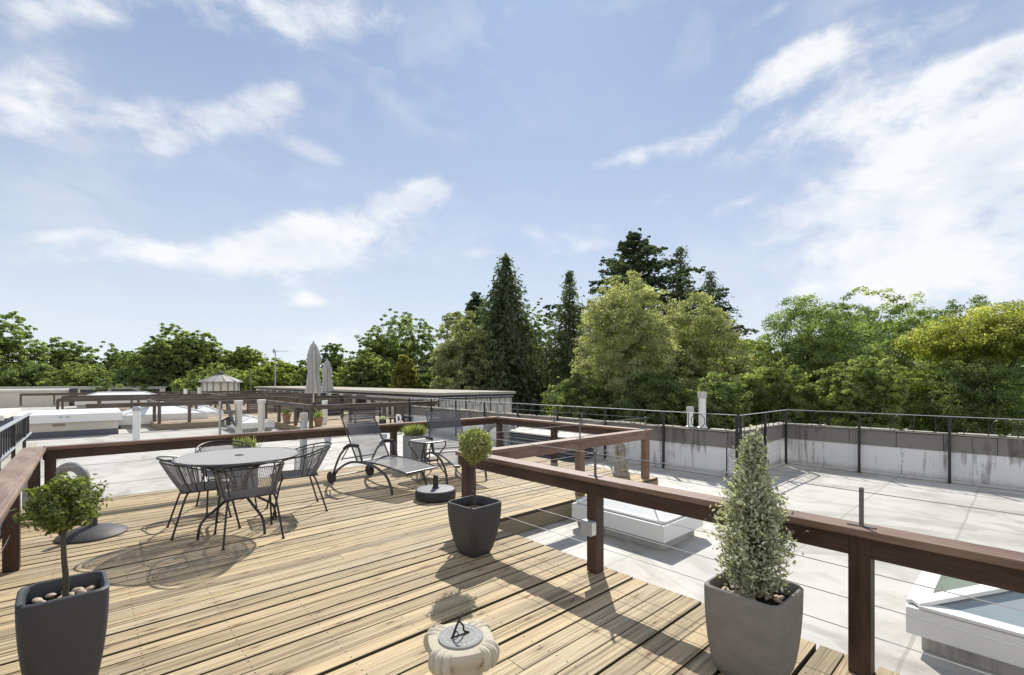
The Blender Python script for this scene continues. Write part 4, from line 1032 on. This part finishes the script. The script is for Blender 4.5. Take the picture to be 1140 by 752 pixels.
# side table
t = thing('side_table', 'small square dark metal side table with perforated top between the loungers', 'side table', (3.95, 6.36, 0), R(2))
m = MB(); prof = []; 
e = 7.; nn = 40; pts = []
for k in range(nn):
    a = 2*math.pi*k/nn; q = (abs(math.cos(a))**e+abs(math.sin(a))**e)**(-1/e); pts.append((.225*q*math.cos(a), .225*q*math.sin(a)))
m.grid(lambda u, v: (-.205+.41*u, -.205+.41*v, .55), 13, 13); o = m.build('tabletop', M['tabletop'], t); wire(o, .019)
m = MB(); m.tube([(p[0], p[1], .549) for p in pts], .011, 8, closed=True); m.build('rim', M['greym'], t, smooth=True)
for sx in (-1, 1):
    for sy in (-1, 1):
        P = [(.20, .545), (.20, .47), (.14, .36), (.11, .25), (.15, .13), (.21, .02), (.23, .008)]
        m = MB(); m.tube(smoothpath([(sx*r_, sy*r_, z_) for r_, z_ in P], 4), .010, 8); m.build('leg', M['greym'], t, smooth=True)
m = MB(); m.tube([(p[0]*.62, p[1]*.62, .25) for p in pts], .009, 6, closed=True); m.bar((-.13, 0, .25), (.13, 0, .25), .2, .012); m.build('lower_shelf', M['greym'], t, smooth=True)
# parasol bases
t = thing('parasol_base', 'round black parasol base with a granite-grey top and short tube', 'parasol base', (3.27, 5.07, 0), 0, 'empty parasol bases on the deck')
m = MB(); m.lathe([(.235, .003), (.255, .02), (.255, .10), (.245, .118)], 40); m.build('weight', M['rubber'], t, smooth=True)
m = MB(); m.lathe([(.243, .1185), (.235, .126), (.06, .132)], 40); m.build('top_plate', M['granite'], t, smooth=True)
m = MB(); m.lathe([(.05, .132), (.034, .15), (.031, .30), (.027, .302)], 18); m.build('tube', M['rubber'], t, smooth=True)
m = MB(); m.tube([(.03, 0, .22), (.065, 0, .22)], .011, 8); m.build('clamp_knob', M['rubber'], t, smooth=True)
t = thing('parasol_base', 'domed grey iron parasol base with an upright tube, behind the left potted tree', 'parasol base', (.02, 6.10, 0), 0, 'empty parasol bases on the deck')
m = MB(); m.lathe([(.265, .003), (.27, .015), (.255, .03), (.17, .065), (.08, .085), (.05, .09)], 40); m.build('weight', M['iron'], t, smooth=True)
m = MB(); m.lathe([(.045, .09), (.038, .11), (.036, .40), (.031, .402)], 18); m.build('tube', M['greym'], t, smooth=True)
m = MB(); m.tube([(.03, 0, .32), (.075, 0, .32)], .011, 8); m.build('clamp_knob', M['rubber'], t, smooth=True)

# ================================================================== sundial
x, y = far(513, 1.73); Z = .55
t = thing('sundial', 'pale stone sundial pedestal with scrolled capital and grey-green dial', 'sundial', (x, y, 0), R(-70))
m = MB(); m.box(-.125, .125, -.125, .125, .002, .05); m.box(-.10, .10, -.10, .10, .051, .09); m.lathe([(.098, .091), (.086, .12), (.080, .2), (.077, .40), (.084, .43)], 32); m.build('column', M['stone'], t, smooth=True)
def cap_w(a, z):
    f = max(0., min(1., (z-.43)/.09)); return 1+.07*f*(abs(math.cos(2*a))**3)-.03*f*(abs(math.sin(2*a))**2)
m = MB(); m.lathe([(.084, .428), (.088, .455), (.098, .48), (.114, .50), (.124, .517), (.126, .537), (.121, .547), (.108, .5505)], 64, (0, 0, 0), cap_w); m.build('capital', M['stone'], t, smooth=True)
for k in range(4):                      # corner volutes and leaf fingers
    a = k*math.pi/2
    m = MB()
    d_ = Vector((math.cos(a), math.sin(a), 0)); s_ = Vector((-math.sin(a), math.cos(a), 0))
    for j in (-1, 0, 1):
        w_ = s_*j*.027; q = d_*(.130-.008*abs(j))
        m.tube(smoothpath([tuple(d_*.092+w_*.9+Vector((0, 0, .543))), tuple(q+w_+Vector((0, 0, .538))), tuple(q+d_*.010+w_+Vector((0, 0, .515))), tuple(q+w_+Vector((0, 0, .487))), tuple(d_*.098+w_*.9+Vector((0, 0, .478)))], 4), [.010, .012, .014, .0155, .0165, .017, .017, .017, .017, .0165, .016, .015, .014, .013, .012, .010, .008], 8)
    m.build('volute', M['stone'], t, smooth=True)
m = MB(); m.lathe([(.0835, .551), (.083, .556), (.080, .5575)], 48); d0 = m.build('dial', M['bronze'], t)
m = MB()
for r_ in (.072, .056, .05, .03): m.tube(ring((0, 0), r_, .5576, 48), .0006, 4, closed=True)
for k in range(24): a = k*math.pi/12; m.bar((.057*math.cos(a), .057*math.sin(a), .5578), (.071*math.cos(a), .071*math.sin(a), .5578), .0012, .0012)
m.build('hour_marks', M['galv'], d0)
g = MB(); 
g.tube(smoothpath([(-.035, 0, .558), (-.02, 0, .590), (-.008, 0, .612), (.0, 0, .625), (.012, 0, .632)], 4), .0042, 6)
g.tube(smoothpath([(-.008, 0, .612), (.010, 0, .590), (.012, 0, .572), (.03, 0, .560)], 4), .0038, 6)
g.tube([(-.04, 0, .5595), (.035, 0, .5605)], .0036, 6); g.tube(smoothpath([(-.03, 0, .563), (-.018, 0, .577), (-.010, 0, .563)], 4), .0022, 6)
gn = g.build('gnomon', M['blackm'], t, smooth=True); gn.rotation_euler = (0, 0, R(60))

# ================================================================== statue: a small bowed stone animal on a plinth
t = thing('stone_statue', 'weathered grey stone animal statue with bowed head, on the deck corner by the post', 'statue', (6.2, 4.3, .001), R(-45)); t.scale = (.80, .80, .99)
m = MB(); m.box(-.15, .15, -.13, .13, .001, .075); m.build('plinth', M['statue'], t, bevel=.012)
def oval(cs, n=20):
    """stack of ellipses (x, y, z, rx, ry)"""
    vs = []; fs = []
    for (cx, cy, z, rx, ry) in cs:
        for k in range(n): a = 2*math.pi*k/n; vs.append((cx+rx*math.cos(a), cy+ry*math.sin(a), z))
    for i in range(len(cs)-1):
        for k in range(n): fs.append((i*n+k, i*n+(k+1) % n, (i+1)*n+(k+1) % n, (i+1)*n+k))
    fs += [tuple(reversed(range(n))), tuple(range((len(cs)-1)*n, len(cs)*n))]
    return vs, fs
m = MB(); m.add(*oval([(0, 0, .07, .125, .10), (0, .01, .12, .14, .115), (.005, .01, .2, .13, .11), (.005, 0, .29, .105, .09), (0, -.005, .36, .08, .075), (-.01, -.015, .42, .068, .07), (-.02, -.035, .48, .064, .07), (-.025, -.045, .52, .05, .058), (-.028, -.05, .545, .022, .028)]))
m.ball((-.085, -.075, .15), (.05, .06, .085), 14, 9); m.ball((.085, -.075, .15), (.05, .06, .085), 14, 9)
m.ball((-.055, -.10, .42), (.03, .06, .045), 12, 8)
m.build('body', M['statue'], t, smooth=True)
for s in (-1, 1):
    m = MB(); m.tube(smoothpath([(-.02+s*.055, -.03, .50), (-.02+s*.085, -.05, .45), (-.02+s*.09, -.055, .37), (-.02+s*.075, -.05, .32)], 4), [.012, .018, .022, .024, .025, .026, .026, .026, .024, .022, .018, .014, .008], 8); m.build('ear', M['statue'], t, smooth=True)
#TREES
# ================================================================== trees
gl = 'trees beyond the far end of the roof'; gr = 'trees beyond the right-hand parapet'
def T(f, *a, **k): return f(*a, **k)
n_ = 0
def bl(px, top, w, d, mat, label, **k):
    global n_; n_ += 1
    return broadleaf(px, top, w, d, LEAF[mat], label, seed=100+n_, group=gl if px < 500 else gr, **k)
bl(-6, 350, 46, 54, 'mid', 'tall dark broadleaf tree cut by the left edge')
bl(64, 377, 40, 60, 'mid', 'rounded mid-green tree second from the left edge')
bl(124, 383, 30, 66, 'olive', 'thin olive tree showing sky through its top, far left', nclump=300, loose=.3)
bl(152, 390, 34, 58, 'mid', 'low bushy tree left of the tall leafy tree', base=-3)
bl(190, 361, 36, 55, 'mid', 'tall leafy tree with a pointed left shoulder, behind the roof at left')
bl(228, 374, 38, 57, 'mid', 'dark rounded tree directly above the pavilion')
bl(268, 386, 34, 60, 'lime', 'bright lime-green tree right of the pavilion')
bl(308, 400, 34, 70, 'lime', 'pale lime tree behind the tv aerial', nclump=420)
bl(338, 401, 26, 72, 'mid', 'small mid-green tree left of the closed parasols', nclump=420)
bl(372, 383, 22, 66, 'olive', 'loose tall tree behind the closed parasols', nclump=330, loose=.2)
bl(404, 388, 30, 50, 'mid', 'dense ball-shaped tree right of the parasols', lobes=30, nclump=800)
bl(443, 347, 50, 62, 'olive', 'tall loose oak with gaps in its crown, left of the cedar', nclump=520, loose=.2, lobes=18)
bl(420, 372, 26, 64, 'mid', 'tree tucked behind the ball-shaped tree', nclump=420)
bl(450, 395, 24, 44, 'ochre', 'small ochre-yellow pointed tree below the oak', shape=2.4, nclump=520, name='broadleaf_tree')
bl(485, 392, 26, 58, 'dark', 'dark shrubby tree between the ochre tree and the cedar', nclump=460)
bl(516, 350, 46, 36, 'willow', 'grey-green soft tree in front of the cedar', nclump=1000, shape=1.4)
bl(602, 338, 26, 52, 'lime', 'light yellow-green thin tree between the two dark conifers', nclump=260, loose=.25)
bl(704, 305, 78, 26, 'willow', 'large silvery grey-green willow, left half of the pale mass', nclump=1500, per=42, base=-3, lobes=20, shape=1.3)
bl(772, 326, 70, 27.5, 'willow', 'second silvery willow, right half of the pale mass', nclump=1500, per=42, base=-3, lobes=20, shape=1.15)
bl(830, 374, 44, 30, 'lime', 'yellow-green tree right of the willows', nclump=800)
bl(900, 338, 82, 25, 'olive', 'broad grey-green tree behind the corner of the right parapet', nclump=1600, per=42, lobes=20)
bl(968, 320, 66, 34, 'mid', 'tall darker tree rising behind the broad grey-green one', nclump=1100, lobes=16)
bl(958, 398, 46, 19.5, 'mid', 'bright mid-green tree low behind the fence rings', nclump=900, lobes=14)
bl(1082, 333, 90, 38, 'dark', 'dark tree along the skyline at far right', nclump=1100, lobes=20)
bl(1098, 346, 84, 23, 'gold', 'golden-topped spreading tree at the right edge', nclump=1600, per=42, lobes=22, base=2.0)
bl(1075, 400, 84, 21.5, 'dark', 'dark tree underneath the golden one at the right edge', nclump=900, lobes=16)
bl(865, 405, 46, 22, 'mid', 'bushy tree filling the gap behind the vent pipes', nclump=800)
bl(735, 412, 50, 21.5, 'dark', 'dark undergrowth tree below the willows', nclump=800)
bl(648, 418, 50, 25, 'dark', 'shadowy tree beside the end of the white block', nclump=800)
bl(800, 418, 46, 20, 'olive', 'olive bushy tree behind the two vent pipes', nclump=800)
bl(1015, 410, 50, 24, 'lime', 'lime bush in the gap right of the mid-green tree', nclump=380)
for i, (px, top, wd, d, mt, lb) in enumerate([
    (20, 402, 46, 50, 'dark', 'dark low bush at the far left, under the tall edge tree'), (96, 404, 44, 52, 'mid', 'low green bush under the second and third trees from the left'),
    (150, 408, 44, 50, 'dark', 'dark low bush in front of the pointed-shoulder tree'), (240, 406, 44, 52, 'mid', 'low bush directly behind the pavilion roof'),
    (300, 408, 40, 52, 'lime', 'bright low bush behind the tv aerial mast'), (350, 409, 36, 54, 'mid', 'low green bush behind the closed parasols'),
    (432, 410, 40, 54, 'dark', 'dark low bush between the ball-shaped tree and the ochre tree'), (475, 412, 40, 50, 'dark', 'dark low bush at the foot of the cedar'),
    (600, 414, 44, 40, 'dark', 'dark low bush between the cypress and the spire-topped conifer')]):
    bl(px, top, wd, d, mt, lb, nclump=420, base=-2)
cedar(530, 326, 80, 47, LEAF['cedar'], 'flat-branched dark cedar left of the tall cypress', seed=41, tiers=11, base=-1, group=gr)
conifer(563, 287, 106, 38, LEAF['conifer'], 'tall dense cypress with drooping foliage above the white block', seed=42, levels=60, droop=.75, power=.72, per=6, nb=18, jag=.36, group=gr, leaf=.34)
conifer(634, 303, 92, 37, LEAF['conifer'], 'narrow dark spire-topped conifer left of the willows', seed=43, levels=56, droop=.6, power=1.0, per=5, nb=12, jag=.3, group=gr, leaf=.30)
cedar(706, 256, 150, 46, LEAF['cedar'], 'largest dark cedar rising behind the willows', seed=44, tiers=16, base=0, power=.78, group=gr)
conifer(757, 274, 80, 47, LEAF['cedar'], 'dark pointed conifer right of the largest cedar', seed=45, levels=50, droop=.35, power=.85, per=5, nb=12, jag=.3, group=gr, leaf=.34)
conifer(790, 304, 88, 48, LEAF['cedar'], 'smaller dark conifer with a bent top, right of the pointed one', seed=46, levels=46, droop=.3, power=.7, per=5, nb=12, jag=.35, group=gr, leaf=.34)
# the wood that closes the view far behind
rng = np.random.default_rng(77); cc = []; 
for i in range(4200):
    px = rng.uniform(-500, 1700); d = rng.uniform(85, 105) if px < 520 else rng.uniform(55, 75)
    x, y = far(px, d); cap = 402+8*math.sin(px*.021)+6*math.sin(px*.057+1)
    cc.append((x, y, rng.uniform(-6.5, hz(cap, d))))
cc = np.array(cc); u = unit(rng, len(cc)); u[:, 2] += .4
o = leaf_mesh('distant_wood', *clumps(rng, cc, u, np.clip(rng.normal(.4, .22, len(cc)), 0, 1), 18, 2.0, .62), LEAF['mid'], None); o['kind'] = 'stuff'
#WORLD
# ================================================================== light, sky, camera
EL, AZ = R(43.5), HEAD+R(4)
sv = Vector((math.sin(AZ)*math.cos(EL), math.cos(AZ)*math.cos(EL), math.sin(EL)))
sl = bpy.data.lights.new('sun', 'SUN'); sl.energy = 4.2; sl.angle = R(.53); sl.color = (1, .945, .86)
so = bpy.data.objects.new('sun', sl); C.objects.link(so); so.rotation_euler = sv.to_track_quat('Z', 'Y').to_euler(); so.location = (0, 0, 30)
w = bpy.data.worlds.new('World'); S.world = w; w.use_nodes = True; nt = w.node_tree; nt.nodes.clear()
out = nt.nodes.new('ShaderNodeOutputWorld'); bg = nt.nodes.new('ShaderNodeBackground'); L(nt, bg.outputs[0], out.inputs[0])
sk = nt.nodes.new('ShaderNodeTexSky'); sk.sky_type = 'NISHITA'; sk.sun_disc = False; sk.sun_elevation = EL; sk.sun_rotation = AZ
sk.dust_density = .25; sk.air_density = 1.0; sk.ozone_density = 1.6; sk.altitude = 100
bg.inputs[1].default_value = .14
tc = nt.nodes.new('ShaderNodeTexCoord'); D = nt.nodes.new('ShaderNodeVectorMath'); D.operation = 'NORMALIZE'; L(nt, tc.outputs['Generated'], D.inputs[0]); dv = D.outputs[0]
def dot(v, vec):
    n = nt.nodes.new('ShaderNodeVectorMath'); n.operation = 'DOT_PRODUCT'; L(nt, v, n.inputs[0]); n.inputs[1].default_value = vec; return n.outputs['Value']
CL = [(40, 108, 62, 34, 25, .9), (255, 130, 85, 24, 5, .95), (150, 125, 40, 16, 10, .45), (352, 172, 32, 11, -20, .8), (370, 275, 95, 36, 12, 1.15), (440, 230, 48, 20, 20, .95), (300, 282, 50, 22, 0, .6),
      (120, 282, 110, 17, 3, .75), (341, 335, 17, 8, 0, .8), (270, 8, 120, 34, -8, .9), (400, 18, 70, 22, 5, .5), (80, 12, 70, 24, 5, .6), (610, 262, 80, 22, 12, .6), (532, 283, 16, 8, 0, .6),
      (715, 172, 62, 14, 12, .7), (625, 182, 20, 9, 30, .3), (868, 82, 70, 20, 38, .7), (940, 55, 120, 20, 20, .8), (850, 18, 60, 13, 25, .55), (735, 25, 60, 16, 25, .35), (930, 130, 120, 32, 18, .95),
      (1000, 205, 150, 44, 22, 1.2), (1100, 150, 110, 50, 25, 1.2), (1060, 280, 140, 46, 12, 1.1), (1100, 62, 70, 14, 25, .75), (1010, 325, 170, 24, 5, .7), (40, 20, 40, 20, 10, .5), (185, 165, 40, 14, 15, .55), (300, 110, 36, 16, 20, .7), (470, 215, 30, 12, 15, .8), (330, 260, 50, 20, 15, .8), (70, 262, 50, 10, 5, .6), (205, 285, 40, 10, -5, .6), (570, 12, 22, 10, 35, .5), (655, 275, 36, 12, 10, .55), (820, 225, 30, 9, 25, .4), (740, 220, 18, 8, 35, .4), (340, 385, 120, 22, 0, .55), (440, 372, 60, 18, 0, .4)]
UPV = Vector((0, 0, 1)); tot = None
for (px, py, rx, ry, ro, stg) in CL:
    c = (FW+RT*((px-CX)/FPX)+UPV*((HY-py)/FPX)); ln = c.length; c.normalize()
    e1 = (RT*math.cos(R(ro))+UPV*math.sin(R(ro))); e1 = (e1-c*e1.dot(c)).normalized(); e2 = c.cross(e1)
    sx, sy = rx/FPX/ln*.95, ry/FPX/ln*.95
    u_ = mathn(nt, 'MULTIPLY', dot(dv, tuple(e1)), 1/sx); v_ = mathn(nt, 'MULTIPLY', dot(dv, tuple(e2)), 1/sy)
    r2 = mathn(nt, 'ADD', mathn(nt, 'MULTIPLY', u_, u_), mathn(nt, 'MULTIPLY', v_, v_))
    front = mathn(nt, 'GREATER_THAN', dot(dv, tuple(c)), 0.)
    g_ = mathn(nt, 'MULTIPLY', mathn(nt, 'EXPONENT', mathn(nt, 'MULTIPLY', r2, -.75)), mathn(nt, 'MULTIPLY', front, stg))
    tot = g_ if tot is None else mathn(nt, 'ADD', tot, g_)
# soft wisps on a cloud layer high overhead
sp = nt.nodes.new('ShaderNodeSeparateXYZ'); L(nt, dv, sp.inputs[0])
zz = mathn(nt, 'ADD', mathn(nt, 'MAXIMUM', sp.outputs[2], 0.), .22)
cb = nt.nodes.new('ShaderNodeCombineXYZ'); L(nt, mathn(nt, 'DIVIDE', sp.outputs[0], zz), cb.inputs[0]); L(nt, mathn(nt, 'DIVIDE', sp.outputs[1], zz), cb.inputs[1])
mp = nt.nodes.new('ShaderNodeMapping'); mp.inputs['Rotation'].default_value = (0, 0, HEAD-R(20)); mp.inputs['Scale'].default_value = (1.0, 1.5, 1); L(nt, cb.outputs[0], mp.inputs[0])
mq = nt.nodes.new('ShaderNodeMapping'); mq.inputs['Scale'].default_value = (1, 1, 1.75); L(nt, dv, mq.inputs[0])
n1 = noise(nt, mq.outputs[0], 6.5, 9, .58, .35); n2 = noise(nt, mp.outputs[0], 1.1, 3, .5); n3 = noise(nt, mq.outputs[0], 17., 8, .62, .3)
nz = mathn(nt, 'ADD', mathn(nt, 'MULTIPLY', mathn(nt, 'SUBTRACT', n1, .5), 2.2), mathn(nt, 'MULTIPLY', mathn(nt, 'SUBTRACT', n3, .5), 2.0))
far_w = mathn(nt, 'MULTIPLY', mathn(nt, 'SUBTRACT', n2, .52), .5)
den = mathn(nt, 'ADD', mathn(nt, 'SUBTRACT', mathn(nt, 'MULTIPLY', tot, .92), .44), mathn(nt, 'MULTIPLY', mathn(nt, 'ADD', nz, far_w), mathn(nt, 'ADD', .28, mathn(nt, 'MULTIPLY', tot, .55))))
cov = nt.nodes.new('ShaderNodeMapRange'); cov.interpolation_type = 'SMOOTHSTEP'; L(nt, den, cov.inputs[0]); cov.inputs[1].default_value = -.16; cov.inputs[2].default_value = .78; cov.inputs[4].default_value = .92
hs = nt.nodes.new('ShaderNodeHueSaturation'); hs.inputs['Saturation'].default_value = 1.0; hs.inputs['Value'].default_value = 1.0; L(nt, sk.outputs[0], hs.inputs['Color'])
sr = nt.nodes.new('ShaderNodeSeparateColor'); L(nt, hs.outputs[0], sr.inputs[0]); cr = nt.nodes.new('ShaderNodeCombineColor')
for i, k in enumerate((2.6, 4.45, 8.0)):      # thin high air: soften the glare round the sun
    L(nt, mathn(nt, 'DIVIDE', sr.outputs[i], mathn(nt, 'ADD', 1., mathn(nt, 'DIVIDE', sr.outputs[i], k))), cr.inputs[i])
hz_f = mathn(nt, 'EXPONENT', mathn(nt, 'MULTIPLY', mathn(nt, 'MAXIMUM', dot(dv, (0, 0, 1)), 0.), -2.9))
skyc = mixc(nt, mathn(nt, 'MULTIPLY', hz_f, .95), cr.outputs[0], (4.75, 4.98, 5.25))
n4 = noise(nt, mq.outputs[0], 4.2, 7, .6, .3)
thin = ramp(nt, n4, [(.36, .42), (.56, 1.)])
veil = mathn(nt, 'MULTIPLY', ramp(nt, n2, [(.44, 0.), (.62, .55)]), ramp(nt, n1, [(.46, 0.), (.68, .6)]))
tv = mathn(nt, 'MAXIMUM', mathn(nt, 'MULTIPLY', cov.outputs[0], thin), veil)
cm = mixc(nt, tv, skyc, (5.15, 5.2, 5.27))
# bright cloud added behind the camera, out of view, as fill light
bk = nt.nodes.new('ShaderNodeMapRange'); bk.interpolation_type = 'SMOOTHSTEP'; L(nt, mathn(nt, 'ADD', dot(dv, tuple(-FW)), mathn(nt, 'MULTIPLY', mathn(nt, 'SUBTRACT', n1, .5), .9)), bk.inputs[0]); bk.inputs[1].default_value = .1; bk.inputs[2].default_value = .55
cm = mixc(nt, mathn(nt, 'MULTIPLY', bk.outputs[0], .85), cm, (5.7, 5.7, 5.7)); L(nt, cm, bg.inputs[0])
cam = bpy.data.cameras.new('camera'); co = bpy.data.objects.new('camera', cam); C.objects.link(co); S.camera = co
co.location = (0, 0, EYE); co.rotation_euler = (R(90), 0, -HEAD); cam.sensor_width = 36; cam.lens = FPX/1140*36; cam.shift_y = (HY-376)/1140; cam.clip_start = .05; cam.clip_end = 4000
vs = S.view_settings; vs.view_transform = 'Standard'; vs.look = 'None'; vs.exposure = .45; vs.gamma = 1; vs.use_curve_mapping = False
try:
    S.cycles.use_denoising = True; S.cycles.max_bounces = 8; S.cycles.transparent_max_bounces = 16; S.cycles.sample_clamp_indirect = 6
except Exception: pass
